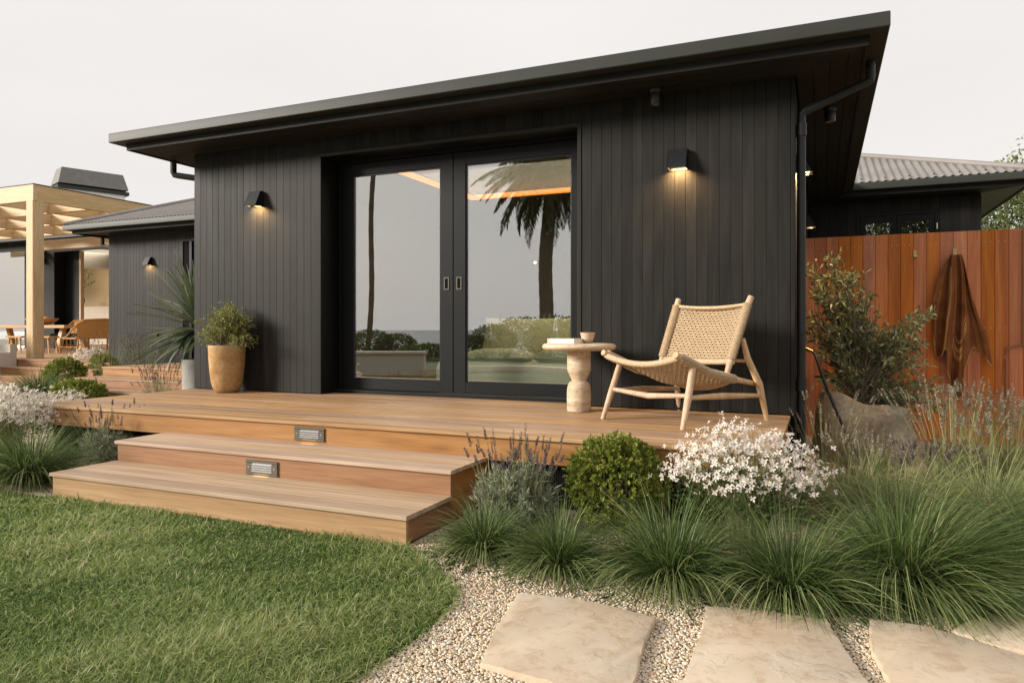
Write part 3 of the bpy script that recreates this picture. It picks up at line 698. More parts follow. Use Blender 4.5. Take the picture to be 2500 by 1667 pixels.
# towel: hanging folds
def towel(c):
    nu, nv = 70, 60
    V = []; rn = []
    for j in range(nv+1):
        t = j/nv
        for i in range(nu+1):
            u = i/nu*2-1
            wdt = .036+.185*min(1,t*1.5)**.8
            base = 1.10 + .13*math.sin(u*7.0+.6) - .10*max(0,u-.35)*2 - .42*max(0,-u-.25)
            if abs(u) < .30: base += .20
            z = -t*max(.75, base)
            x = u*wdt + .018*math.sin(t*5+u*3) + (.11*max(0,u-.45)*max(0,t-.55)*2.2) 
            fold = .042*t**.4*math.sin(u*9.5+.8+1.2*t) + .018*t**.4*math.sin(u*19+2.5*t) + .007*math.sin(u*31+t*9)*t
            y = -.062 - .035*(1-u*u)*(.3+.7*t) + fold
            V.append((c[0]+x, FY-.02+min(y,-.004), c[2]+z-.005))
            b = 0.0
            if -.15 < u < .45 and (abs(t-.60) < .016 or abs(t-.655) < .016 or abs(t-.71) < .016): b = 1.0
            if (abs(u+.42) < .05 and t > .12) or (abs(u-.72) < .035 and t > .3): b = max(b,.55)
            if t > .975: b = .8
            rn.append(b)
    F = [(j*(nu+1)+i, j*(nu+1)+i+1, (j+1)*(nu+1)+i+1, (j+1)*(nu+1)+i) for j in range(nv) for i in range(nu)]
    o = np_mesh('towel', np.array(V), np.array(F), M_TOWEL, None, np.array(rn), True)
    md = o.modifiers.new('thick','SOLIDIFY'); md.thickness = .006; md.offset = 1
    tag(o, 'brown striped bath towel hanging from a hook on the red fence', 'towel')
towel((hk[0], FY, hk[2]-.02))
# shower pipework at the right edge
def fpt(px, py):
    d = (FY-.05-CAM[1])/(math.cos(rad(23.5)) + math.sin(rad(23.5))*(px-1250)/1737); q = at_px(px, py, d); return (q[0], q[1], q[2])
sh = thing('outdoor_shower', fpt(2455,1030), 'copper shower pipe with brass tap on the fence at the right edge', 'shower')
MB().tube([fpt(2455,1060), fpt(2455,950), fpt(2456,876)], .009, 8).build('riser_pipe', M_COPPER, sh, True)
a = fpt(2456,876)
MB().tube([fpt(2456,868), fpt(2458,852), fpt(2466,846), fpt(2490,844), fpt(2520,842)], .009, 8).build('cross_pipe', M_COPPER, sh, True)
MB().tube([fpt(2497,842), fpt(2497,750), fpt(2497,615), fpt(2497,560)], .009, 8).build('riser_pipe', M_COPPER, sh, True)
MB().tube([fpt(2456,880), fpt(2456,866)], [.018,.018], 10).tube([fpt(2450,872), fpt(2470,866)], [.008,.012], 8).build('valve', M_BRASS, sh, True)
q = fpt(2451,925); MB().lathe([(.020,0),(.020,.01),(.010,.018)], 12).build('pipe_clip', M_BRASS, sh, True, local=True)
o = sh.children[-1]; o.rotation_euler = (rad(90),0,0); o.location = (q[0]-sh.location[0], q[1]-sh.location[1], q[2]-sh.location[2])
q = fpt(2494,611); o2 = o.copy(); COL.objects.link(o2); o2.parent = sh; o2.location = (q[0]-sh.location[0], q[1]-sh.location[1], q[2]-sh.location[2])

# ------------------------------------------------------------------ left rear wing
lw = thing('side_wing', (-5.5,6,0), 'lower dark wing with corrugated hip roof left of the main house', 'house')
MB().box(-7.27, -1.0, 4.425, 9, .05, 3.2).build('wall', M_SIDING, lw)
siding(lw, -7.28, -5.16, 4.42, .3, 3.12)
siding(lw, -5.16, -4.2, 4.42, 2.92, 3.12, 'short_siding_board')
MB().box(-5.14, -3.6, 4.405, 4.43, .3, 2.9).build('door_recess', M_DARK, lw)
MB().plank('z', .3, 2.92, -5.165, -5.13, 4.39, 4.42, .003).build('trim', M_SIDING, lw)
MB().plank('x', -5.13, -3.6, 4.39, 4.42, 2.885, 2.92, .003).build('trim', M_SIDING_X, lw)
MB().plank('z', .5, 2.88, -4.95, -4.88, 4.38, 4.404, .003).build('door_frame', M_FRAME, lw)
MB().sweep([(-7.76,9,1,0),(-7.76,3.93,1,1),(-1,3.93,0,1)], [(0,ZS-.012),(0,3.25),(.02,3.25),(.02,ZS-.012)]).build('fascia', M_SIDING_X, lw)
MB().sweep([(-7.885,9,1,0),(-7.885,3.805,1,1),(-1,3.805,0,1)], [(0,3.182),(0,3.268),(.004,3.278),(.014,3.282),(.018,3.276),(.014,3.19),(.110,3.19),(.110,3.25),(.118,3.25),(.118,3.176),(.006,3.176)]).build('gutter', M_GUTTER, lw, True, 30)
for k in range(4):
    d0, d1 = .48-.12*k-.002, .48-.12*(k+1)+.002
    MB().prism([(-7.28-d0,4.42-d0),(-1,4.42-d0),(-1,4.42-d1),(-7.28-d1,4.42-d1)], ZS, ZS+.015).build('soffit_board', M_SIDING_X, lw)
MB().box(-7.75, -1, 3.94, 9, ZS+.017, ZS+.03).build('soffit_backing', M_DARK, lw)
corrugated(lw, -7.80, -1.0, 3.83, 3.287, .39, lambda x: min(3.2, x+7.83), .1, .012)
MB().tube([(-7.84,3.82,3.30),(-4.6,7.06,4.55)], .05, 8).build('hip_cap', M_CORRU, lw, True)
MB().add([(-7.85,3.82,3.27),(-4.6,7.03,4.50),(-4.6,9,4.50),(-7.85,9,3.27)], [(0,1,2,3)]).build('side_roof_sheet', M_CORRU, lw)
corrugated(lw, -9.6, -1.0, 9.4, 4.05, .33, lambda x: 2.2, .1, .012, 'far_roof_sheet')
MB().tube([(-7.74,4.6,3.17),(-7.74,4.6,2.96),(-7.72,4.6,2.93),(-7.35,4.6,2.86)], .04, 8).build('downpipe', M_GUTTER, lw, True)
wall_lamp('wall_lamp', (-6.07,4.40,2.44), 0, 'small wedge wall lamp on the side wing left of the yucca', 5.0)
MB().box(-5.88,-5.82,4.36,4.405,1.0,1.1).build('socket_box', M_GUTTER, lw)
# steps to its door
ls = thing('side_steps', (-3.6,3.2,0), 'three red timber steps leading to the side wing behind the yucca pot', 'steps')
LX0, LX1 = -5.26, -1.9
for k,(yf,z) in enumerate(((2.74,.47),(2.22,.31),(1.80,.15))):
    yb = (4.38, 2.76, 2.24)[k]
    boards(ls, 'tread_board', M_DECK, LX0, LX1, yf, yb, z, .026, 8 if k==0 else 3)
    MB().plank('x', LX0+.012, LX1, yf+.018, yf+.043, z-.16+.002, z-.0265, .003).build('riser_board', M_RISER, ls)
    MB().plank('y', yf+.044, yb, LX0+.012, LX0+.036, 0, z-.0265, .003).build('side_board', M_RISER_Y, ls)

# ------------------------------------------------------------------ living room wing and pergola terrace
lv = thing('living_wing', (-15,11,0), 'far dark wing with open cream living room behind the pergola', 'house')
def lsid(x0, x1, z0, z1): siding(lv, x0, x1, 10.0, z0, z1, pitch=.115)
lsid(-18.95, -17.42, .47, 4.15)
lsid(-17.42, -12.4, 3.80, 4.15)
lsid(-22.0, -18.95, 3.93, 4.15)
MB().box(-23, -12.4, 10.005, 10.2, 4.0, 4.3).build('wall', M_DARK, lv)
MB().box(-18.94, -17.43, 10.005, 10.2, .3, 4.2).build('wall', M_DARK, lv)
MB().sweep([(-23,9.6,0,1),(-8.0,9.6,0,1)], [(0,4.15),(0,4.32),(.42,4.32),(.42,4.15)]).build('fascia', M_GUTTER, lv)
MB().plank('x', -17.42, -12.4, 9.97, 10.0, 3.74, 3.799, .003).build('opening_head', M_SIDING_X, lv)
MB().box(-17.42, -17.38, 9.98, 10.44, .47, 3.80).build('opening_jamb', M_FRAME, lv)
MB().box(-17.38, -16.62, 10.35, 10.42, .47, 3.80).build('sliding_panel', M_FRAME, lv)
MB().plank('z', .47, 3.78, -16.62, -16.53, 10.33, 10.45, .004).build('opening_post', M_PERGOLA_Z, lv)
MB().box(-33, -8, 15.0, 15.1, .4, 4.4).build('room_wall', M_INTERIOR, lv)
MB().box(-33, -32.9, 10.45, 15, .4, 4.4).build('room_wall', M_INTERIOR, lv)
MB().box(-33, -8, 10.45, 15, 4.2, 4.25).build('room_ceiling', M_WHITE, lv)
MB().box(-33, -8, 10.2, 15, .42, .46).build('room_floor', M_DECK, lv)
MB().box(-32, -10, 14.0, 14.98, .46, 2.05).build('plaster_shelf', M_RENDER, lv)
MB().box(-21.6, -18.97, 10.02, 10.05, .47, 3.92).build('window_glass', M_GLASS2, lv)
MB().plank('x', -21.6, -18.97, 9.99, 10.05, 3.86, 3.929, .003).build('window_frame', M_FRAME, lv)
# unseen glowing panel and area light added to brighten the living room
MB().box(-22, -19, 11.1, 14.1, 4.12, 4.19).build('added_fill_panel', emit('fill_panel_glow', (1,.84,.62), .6), lv)
ld = bpy.data.lights.new('living_room_fill_light', 'AREA'); ld.size = 3; ld.energy = 65; ld.color = (1,.84,.62)
lo = bpy.data.objects.new('living_room_fill_light', ld); COL.objects.link(lo); lo.location = (-20.5,12.6,4.1); lo.parent = lv; lo.matrix_parent_inverse = Matrix.Translation(-lv.location)
# vase with twig on the shelf
q = at_px(192, 750, 30.0); vx, vy = -18.9, 14.4
d = (14.4-CAM[1])/(math.cos(rad(23.5)) + math.sin(rad(23.5))*(195-1250)/1737); q = at_px(195, 749, d)
vs = thing('vase', (q[0],q[1],2.05), 'dark vase with a bare leafy twig on the living room shelf', 'vase')
MB().lathe([(.09,0),(.12,.05),(.19,.26),(.19,.36),(.16,.40),(.14,.41),(.12,.40)], 18, (q[0],q[1],2.052)).build('body', M_BRONZE, vs, True)
tw = MB(); tips = []
for k in range(7):
    e = Vector((q[0]+random.uniform(-.1,.9), q[1]+random.uniform(-.2,.2), 2.55+.6+random.uniform(-.1,.9)))
    p0 = Vector((q[0],q[1],2.42)); m1 = p0.lerp(e,.5)+Vector((-.1,0,.15)); tw.tube([p0,m1,e],[.012,.009,.004],5); tips += [m1.lerp(e,random.random()) for _ in range(14)]
tw.build('twig', M_BARK, vs)
TWIG = (np.array([list(t_) for t_ in tips]), vs)

perg = thing('pergola', (-9.98,4.48,ZD), 'tall honey coloured timber pergola over the dining terrace', 'pergola')
px_, py_ = -9.98, 4.60
MB().plank('z', ZD, 4.06, px_-.13, px_+.13, py_-.13, py_+.13, .02).build('post', M_PERGOLA_Z, perg)
MB().plank('x', -24, px_+.13, py_-.131, py_-.03, 4.05, 4.42, .006).build('front_beam', M_PERGOLA_X, perg)
MB().plank('y', py_-.029, 10.0, px_+.03, px_+.131, 4.05, 4.42, .006).build('side_beam', M_PERGOLA_Y, perg)
MB().box(-24.02, px_+.14, py_-.14, py_-.02, 4.422, 4.44).build('beam_flashing', M_GUTTER, perg)
MB().box(px_+.02, px_+.14, py_-.018, 10, 4.422, 4.44).build('beam_flashing', M_GUTTER, perg)
for y in (6.0, 7.4, 8.8): MB().plank('x', -24, px_+.029, y-.05, y+.05, 4.08, 4.40, .006).build('rafter', M_PERGOLA_X, perg)
for x in (-11.6, -13.6, -15.6, -17.6, -19.6):
    for a,b in ((py_-.029,5.949),(6.051,7.349),(7.451,8.749)): MB().plank('y', a, b, x-.05, x+.05, 4.10, 4.40, .006).build('cross_rafter', M_PERGOLA_Y, perg)
MB().plank('x', -17, -10.1, 9.3, 9.42, 3.72, 4.04, .006).build('ledger_beam', M_PERGOLA_X, perg)

dk = thing('dining_terrace', (-13,7,0), 'raised dining terrace with timber steps under the pergola', 'terrace')
boards(dk, 'terrace_board', M_DECK, -24, -7.29, 4.20, 9.96, ZD, .026, 40)
for k,(yf,yb,z) in enumerate(((4.20,4.2,.47),(3.83,4.22,.31),(3.46,3.85,.155))):
    if k: boards(dk, 'tread_board', M_DECK, -10.05, -7.0, yf, yb, z, .026, 3)
    MB().plank('x', -10.05 if k else -24, -7.0, yf+.018, yf+.043, z-.158, z-.0265, .003).build('riser_board', M_RISER, dk)
MB().box(-24, -7.4, 4.25, 9.9, -.05, .43).build('terrace_base', M_DARK, dk)
pw = thing('planter_wall', (-12,3.6,0), 'beige rendered planter wall at the far left beside the pergola steps', 'planter')
MB().box(-16, -9.98, 4.05, 4.19, 0, .80).box(-16, -10.06, 3.0, 3.15, 0, .45).box(-10.12,-9.98,3.0,4.05,0,.62).build('wall', M_RENDER, pw)
MB().box(-16, -10.2, 3.2, 4.04, 0, .5).build('soil', M_SOIL, pw)

ch = thing('chimney', (-18,13,4.5), 'white chimney with flared grey metal cap above the pergola', 'chimney')
def chim():
    d = 27.0; a = at_px(140, 470, d); b = at_px(296, 478, d+1.6)
    # block along the direction a->b
    z0, z1 = 4.3, at_px(140,463,d)[2]
    ux, uy = b[0]-a[0], b[1]-a[1]; L = math.hypot(ux,uy); ux/=L; uy/=L; nx, ny = -uy, ux
    def blk(m, e, w, za, zb, e2=None, w2=None):
        e2 = e if e2 is None else e2; w2 = w if w2 is None else w2
        lo_ = [(a[0]+ux*s_+nx*t_, a[1]+uy*s_+ny*t_, za) for s_,t_ in ((-e,-w),(L+e,-w),(L+e,w),(-e,w))]
        hi_ = [(a[0]+ux*s_+nx*t_, a[1]+uy*s_+ny*t_, zb) for s_,t_ in ((-e2,-w2),(L+e2,-w2),(L+e2,w2),(-e2,w2))]
        m.add(lo_+hi_, [(0,3,2,1),(4,5,6,7),(0,1,5,4),(1,2,6,5),(2,3,7,6),(3,0,4,7)])
    m = MB(); blk(m, 0, .45, 3.5, z1); m.build('stack', M_WHITE, ch)
    m = MB(); blk(m, .12, .57, z1+.002, z1+.13); m.build('ledge', M_GUTTER, ch)
    m = MB(); blk(m, .10, .55, z1+.20, z1+.82, -.05, .38); m.build('cap', plain('grey_chimney_cap', (.17,.165,.155), .5), ch)
    m = MB(); blk(m, -.3, .3, z1+.13, z1+.20); m.build('cap_support', M_DARK, ch)
chim()

# dining furniture
tb = thing('dining_table', (-13.6,7.6,ZD), 'long oak dining table under the pergola', 'table')
tx0, tx1, ty0, ty1 = -17.2, -12.95, 7.3, 8.4
MB().plank('x', tx0, tx1, ty0, ty1, 1.16, 1.25, .008).build('table_top', M_TABLEWOOD, tb)
for x in (tx0+.5, tx1-.45):
    for s_ in (-1,1):
        yc = (ty0+ty1)/2
        MB().add([(x-.07,yc+s_*.42-.06,ZD),(x+.07,yc+s_*.42-.06,ZD),(x+.07,yc+s_*.42+.06,ZD),(x-.07,yc+s_*.42+.06,ZD),(x-.07,yc+s_*.26-.06,1.158),(x+.07,yc+s_*.26-.06,1.158),(x+.07,yc+s_*.26+.06,1.158),(x-.07,yc+s_*.26+.06,1.158)],
                 [(0,3,2,1),(4,5,6,7),(0,1,5,4),(1,2,6,5),(2,3,7,6),(3,0,4,7)]).build('leg', M_TABLEWOOD, tb)
bw = tag(MB().lathe([(.10,0),(.28,.05),(.42,.16),(.44,.20),(.41,.19),(.26,.07),(.0,.05)], 24, (-14.6,7.75,1.252)).build('fruit_bowl', M_TABLEWOOD, None, True), 'wide wooden bowl of fruit on the dining table', 'bowl')
for k in range(5):
    tag(MB().lathe([(.0,-.06),(.045,-.045),(.062,0),(.045,.045),(.0,.06)], 10, (-14.75+.09*k,7.75+.06*(k%2),1.43+.02*(k%3))).build('orange', plain('orange_peel',(.62,.23,.04),.5) if k==0 else MATS['orange_peel'], None, True), '%s orange in the wooden bowl on the dining table' % ('leftmost','second from left','middle','second from right','rightmost')[k], 'fruit', 'oranges in the bowl')
def rattan_chair(loc, rz, label, Wc=.42):
    t = thing('rattan_chair', loc, label, 'chair', 'rattan armchairs at the dining table', rz)
    Dc = .36
    for sx in (-1,1):
        MB().tube([(sx*Wc,-Dc,0),(sx*Wc*.97,-Dc,.42)], .022, 8).build('leg', M_RATTAN, t, True, local=True)
        MB().tube([(sx*Wc*1.02,Dc,0),(sx*Wc*.92,Dc*.9,.50)], .022, 8).build('leg', M_RATTAN, t, True, local=True)
        MB().tube([(sx*Wc*.97,-Dc,.40),(sx*Wc,-.1,.44),(sx*Wc*1.02,.12,.62),(sx*Wc*.95,.30,.80)], .02, 8).build('arm', M_RATTAN, t, True, local=True)
        MB().tube([(sx*Wc,-Dc,.17),(sx*Wc,Dc,.17)], .015, 6).build('stretcher', M_RATTAN, t, True, local=True)
    MB().tube([(-Wc*.95,.28,.80),(-Wc*.7,.36,.92),(0,.40,.95),(Wc*.7,.36,.92),(Wc*.95,.28,.80)], .022, 8).build('top_rail', M_RATTAN, t, True, local=True)
    MB().tube([(-Wc,.30,.44),(0,.34,.42),(Wc,.30,.44)], .02, 8).build('seat_rail', M_RATTAN, t, True, local=True)
    V = []; 
    for j in range(9):
        for i in range(17):
            u = i/16*2-1; v = j/8
            zt = .80+.15*(1-u*u)**.5 if abs(u)<1 else .80
            V.append((u*Wc*(1-.04*v), .30+.07*(1-u*u)*v+.02, .44+(zt-.44)*v))
    o = np_mesh('woven_back', np.array(V), np.array([(j*17+i,j*17+i+1,(j+1)*17+i+1,(j+1)*17+i) for j in range(8) for i in range(16)]), M_RATTAN, t, None, True, True)
    MB().plank('x', -Wc, Wc, -Dc, .28, .39, .43, .012).build('seat', M_RATTAN, t, local=True)
    MB().plank('x', -Wc+.03, Wc-.03, -Dc+.02, .26, .432, .53, .03).build('cushion', M_CUSHION, t, local=True)
rattan_chair((-12.42,7.85,ZD), rad(-90), 'wide rattan loveseat with curved woven back at the right end of the dining table', .78)
rattan_chair((-13.35,9.0,ZD), rad(10), 'rattan chair with dark cushion on the far side of the dining table')
rattan_chair((-15.2,9.0,ZD), rad(0), 'rattan chair behind the dining table left of the pergola post')
def stool(loc, rz, label):
    t = thing('stool', loc, label, 'stool', 'oak stools at the dining table', rz)
    MB().plank('x', -.30, .30, -.16, .16, .42, .47, .006).build('seat', M_TABLEWOOD, t, local=True)
    for sx in (-1,1):
        for sy in (-1,1): MB().tube([(sx*.27,sy*.13,0),(sx*.20,sy*.10,.42)], [.022,.026], 6).build('leg', M_TABLEWOOD, t, local=True)
        MB().tube([(sx*.235,-.115,.22),(sx*.235,.115,.22)], .015, 6).build('stretcher', M_TABLEWOOD, t, local=True)
d1 = ground_px(113, 862, ZD); d2 = ground_px(45, 861, ZD)
stool((d1[0],d1[1],ZD), rad(5), 'oak stool just right of the pergola post')
stool((d2[0],d2[1],ZD), rad(5), 'oak stool just left of the pergola post')

wall_lamp('wall_lamp', (-17.93,9.98,3.40), 0, 'unlit wedge lamp on the far wing wall right of the pergola post', 0, 1.25, lit=False)
fl_ = thing('flood_lamp', (-18.0,9.98,3.78), 'black round flood lamp above the unlit wedge lamp on the far wing', 'spotlight')
MB().tube([(-18.0,9.98,3.78),(-18.0,9.80,3.76),(-17.95,9.62,3.72)], [.10,.13,.12], 12).build('housing', M_BLACK, fl_, True)

# ------------------------------------------------------------------ lounge chair on the deck
def lounge_chair():
    fl = Vector((5.026,-.825,ZD)); rz = math.atan2(-.482,.876)
    t = thing('lounge_chair', fl, 'woven cord lounge chair with pale teak frame on the deck', 'chair', None, rz)
    W = .747; L = lambda n, m, mat=M_TEAK, sm=True: m.build(n, mat, t, sm, 60, True)
    ar = lambda z: z
    for u0,u1,s_ in ((0.0,.035,-1),(W,W-.035,1)):
        L('front_leg', MB().tube([(u0,.0,.0),(u0+(u1-u0)*.45,.08,.21),(u1,.155,.425)], [.017,.025,.023], 12))
        ub = u0+s_*.035
        L('rear_leg', MB().tube([(ub,.93,.0),(u0+s_*.012,.865,.27),(u1,.79,.46),(u1,.728,.605)], [.017,.027,.024,.018], 12))
        # side rail: front knob down to the rear leg
        L('side_rail', MB().tube([(u1-s_*0,-.03,.503),(u1,.0,.492),(u1,.15,.437),(u1,.35,.365),(u1,.60,.318),(u1,.87,.272)], [.021,.025,.025,.024,.023,.018], 12))
        L('back_upright', MB().tube([(u1-s_*.022,.56,.335),(u1-s_*.022,.60,.425),(u1-s_*.016,.70,.64),(u1-s_*.008,.80,.85),(u1,.835,.915)], [.018,.023,.024,.025,.024], 12))
        L('stretcher', MB().tube([(u0+(u1-u0)*.45,.075,.212),(u0,.45,.205),(u0+s_*.012,.875,.185)], [.015,.023,.015], 10))
        # cord wrapping on rail and upright
        wr = MB()
        for k in range(46):
            f = k/45; v = .02+.60*f; z = np.interp(v, [0,.15,.35,.60,.87], [.492,.437,.365,.318,.272])
            wr.tube([(u1+.029*math.cos(a), v+.004*math.sin(a*1), z+.029*math.sin(a)) for a in np.linspace(0,2*math.pi,9)], .0062, 4, False)
        L('cord_wrap', wr, M_CORD); wr = MB()
        for k in range(40):
            f = k/39; z = .46+.40*f; v = np.interp(z, [.425,.64,.85], [.60,.70,.80]); uu = u1-s_*(.020-.012*f)
            wr.tube([(uu+.029*math.cos(a), v+.029*math.sin(a), z-.009*math.sin(a)) for a in np.linspace(0,2*math.pi,9)], .0062, 4, False)
        L('cord_wrap', wr, M_CORD)
    L('front_stretcher', MB().tube([(.02,.085,.225),(W/2,.085,.200),(W-.02,.085,.225)], [.015,.022,.015], 10))
    L('rear_crossbar', MB().tube([(.03,.79,.44),(W-.03,.79,.44)], [.013,.013], 10))
    def sagbar(v, z, sag, r):
        return MB().tube([(.035+(W-.07)*k/12, v, z-sag*(1-(2*k/12-1)**2)) for k in range(13)], r, 10)
    L('front_bar', sagbar(.0,.482,.055,.022), M_CORD)
    L('rear_bar', sagbar(.62,.318,.085,.022), M_CORD)
    L('back_bottom_bar', sagbar(.615,.440,.012,.019), M_CORD)
    L('back_top_bar', sagbar(.805,.862,.022,.013), M_CORD)
    # woven panels
    def panel(name, nrow, ncol, S):
        m = MB()
        for j in range(nrow):
            v = (j+.5)/nrow
            pts = []
            for k in range(ncol*2+1):
                p_, nn = S(k/(ncol*2), v); pts.append(p_)
            m.tube(pts, .0062, 4, False)
        for i in range(ncol):
            for off in (-.19,.19):
                u = (i+.5+off)/ncol; pts = []
                for k in range(nrow+1):
                    p_, nn = S(u, k/nrow); pts.append(p_+nn*(.0045*(1 if (k+i)%2 else -1)))
                m.tube(pts, .0046, 4, False)
        L(name, m, M_CORD)
    def Sback(u, v):
        sag = 1-(2*u-1)**2
        v0 = .615+.19*v; z0 = .446+.408*v - (.012+.010*v)*sag
        return Vector((.045+(W-.09)*u, v0+.045*sag*(.4+.6*v), z0)), Vector((0,-.9,.4)).normalized()
    def Sseat(u, v):
        sag = 1-(2*u-1)**2
        vv = .01+.60*v; z0 = np.interp(vv,[0,.15,.35,.62],[.486,.437,.366,.318]) - (.055+.03*v)*sag - .02*math.sin(v*math.pi)*sag
        return Vector((.05+(W-.10)*u, vv, z0)), Vector((0,.25,.97)).normalized()
    panel('woven_back', 20, 34, Sback)
    panel('woven_seat', 24, 30, Sseat)
lounge_chair()

# ------------------------------------------------------------------ side table with book and bowl
TX, TY = 4.700, -.395
st = thing('side_table', (TX,TY,ZD), 'banded travertine side table with hourglass base beside the lounge chair', 'side table')
ft = np.linspace(0,1,12)
lowp = [(.085,.0),(.098,.004),(.100,.012),(.100,.15)]+[(.100-.038*(1-math.cos(a)), .15+.098*math.sin(a)) for a in np.linspace(.1,math.pi/2,8)]
uppp = [(.062+.036*(1-math.cos(a)), .255+.085*(a/(math.pi/2))**1.6) for a in np.linspace(.05,math.pi/2,8)]+[(.098,.36),(.098,.505)]
MB().lathe(lowp+uppp, 40, (TX,TY,ZD)).build('pedestal', M_TRAV, st, True, 50)
MB().lathe([(.0,.503),(.27,.503),(.290,.508),(.300,.519),(.3035,.531),(.300,.543),(.290,.553),(.27,.558),(.0,.558)], 64, (TX,TY,ZD)).build('table_top', M_TRAV, st, True, 60)
TZ = ZD+.558
bk = thing('book', (4.60,-.43,TZ), 'cream hardback book lying on the travertine table', 'book', None, rad(-12))
MB().plank('x', -.125, .125, -.085, .085, 0, .004, .001).plank('x', -.125, .125, -.085, .085, .036, .040, .001).box(-.129,-.1245,-.085,.085,.0,.04).build('cover', M_BOOK, bk, local=True)
MB().box(-.1240,.120,-.080,.080,.0042,.0358).build('pages', M_PAPER, bk, local=True)
tag(MB().lathe([(.028,0),(.036,.004),(.052,.045),(.061,.086),(.0615,.090),(.058,.090),(.048,.045),(.030,.010),(.0,.008)], 36, (4.765,-.365,TZ)).build('bowl', M_TRAV, None, True, 50), 'small travertine bowl beside the book on the side table', 'bowl')

# ------------------------------------------------------------------ foliage helpers
def ribbons(roots, az, lean, droop, length, width, seg=5, twist=None, rnd=None, vshape=0.0, taper=1.7, bias=None):
    n = len(roots); S = np.linspace(0,1,seg+1)
    V = np.zeros((n,seg+1,2,3)); pos = roots.copy().astype(float)
    hd = np.stack([np.cos(az),np.sin(az),np.zeros(n)],1)
    sd_ = np.stack([-np.sin(az),np.cos(az),np.zeros(n)],1)
    if twist is not None:
        tw = twist[:,None]; sd_ = sd_*np.cos(tw)+np.array([0,0,1.])*np.sin(tw)
    prev = pos
    for k,s_ in enumerate(S):
        th = lean + droop*s_**1.25
        d = hd*np.sin(th)[:,None]; d[:,2] += np.cos(th)
        if bias is not None: d = d + np.asarray(bias)*(s_)
        if k > 0: prev = prev + d*(length/seg)[:,None]
        wv = width*max(.06,(1-s_**taper))*(.75+.25*min(1,s_*4))
        V[:,k,0] = prev - sd_*wv[:,None]/2; V[:,k,1] = prev + sd_*wv[:,None]/2
    base = (np.arange(n)*(seg+1)*2)[:,None]
    F = np.concatenate([np.stack([base+2*k, base+2*k+1, base+2*k+3, base+2*k+2],-1).reshape(n,4)[:,None] for k in range(seg)],1).reshape(-1,4)
    r = RNG.random(n) if rnd is None else rnd
    return V.reshape(-1,3), F, np.repeat(r,(seg+1)*2)
def leaves(base, d, up, length, width, rnd=None, fold=.25, wide=.5):
    """diamond leaves: base point, direction, approximate normal"""
    n = len(base); d = d/np.linalg.norm(d,axis=1,keepdims=True)
    s_ = np.cross(d,up); s_ /= (np.linalg.norm(s_,axis=1,keepdims=True)+1e-9); nn = np.cross(s_,d)
    L = length[:,None]; W_ = width[:,None]
    m = base+d*L*wide
    V = np.stack([base, m-s_*W_/2+nn*W_*fold, base+d*L-nn*L*.06, m+s_*W_/2+nn*W_*fold],1).reshape(-1,3)
    F = np.arange(n*4).reshape(n,4)
    return V, F, np.repeat(RNG.random(n) if rnd is None else rnd, 4)
def join(parts):
    V=[];F=[];Rr=[];b=0
    for v,f,r in parts: V.append(v); F.append(f+b); Rr.append(r); b+=len(v)
    return np.concatenate(V), np.concatenate(F), np.concatenate(Rr)
def uvec(n):
    v = RNG.normal(size=(n,3)); return v/np.linalg.norm(v,axis=1,keepdims=True)

def sedge(loc, n, L, label, cat='ornamental grass', mat=None, r0=.05, maxlean=1.15, droop=(.5,1.5), bias=None, width=.0056, group='sedge clumps', flip=0.12):
    t = thing('sedge_clump', loc, label, cat, group)
    c = np.array(loc); n = int(n*.72)
    a0 = RNG.random(n)*2*np.pi; rr = np.sqrt(RNG.random(n))*r0
    roots = c + np.stack([rr*np.cos(a0), rr*np.sin(a0), np.zeros(n)],1)
    az = a0 + RNG.normal(size=n)*.5
    lean = np.abs(RNG.random(n)**.75)*maxlean
    ln = L*(.5+.62*RNG.random(n)); dr = droop[0]-.2+(droop[1]-droop[0]+.5)*RNG.random(n)
    rn = np.clip(RNG.normal(.42,.28,n),0,1)
    w_ = width*(.7+.6*RNG.random(n))
    V,F,r = ribbons(roots, az, lean, dr, ln, w_, 7, RNG.normal(size=n)*.5, rn, bias=bias)
    V[:,2] = np.maximum(V[:,2], c[2]+.004+.012*RNG.random(len(V)))
    np_mesh('blades', V, F, mat or F_SEDGE, t, r)
    # a few bent over dry blades
    m = int(n*flip)
    a0 = RNG.random(m)*2*np.pi; roots = c+np.stack([r0*np.cos(a0), r0*np.sin(a0), np.zeros(m)],1)
    V,F,r = ribbons(roots, a0, .3+.5*RNG.random(m), 1.8+.7*RNG.random(m), L*(.6+.5*RNG.random(m)), np.full(m,width*1.15), 8, RNG.normal(size=m)*.3, .75+.25*RNG.random(m), bias=bias)
    V[:,2] = np.maximum(V[:,2], c[2]+.005)
    np_mesh('arching_blades', V, F, mat or F_SEDGE, t, r)
    return t

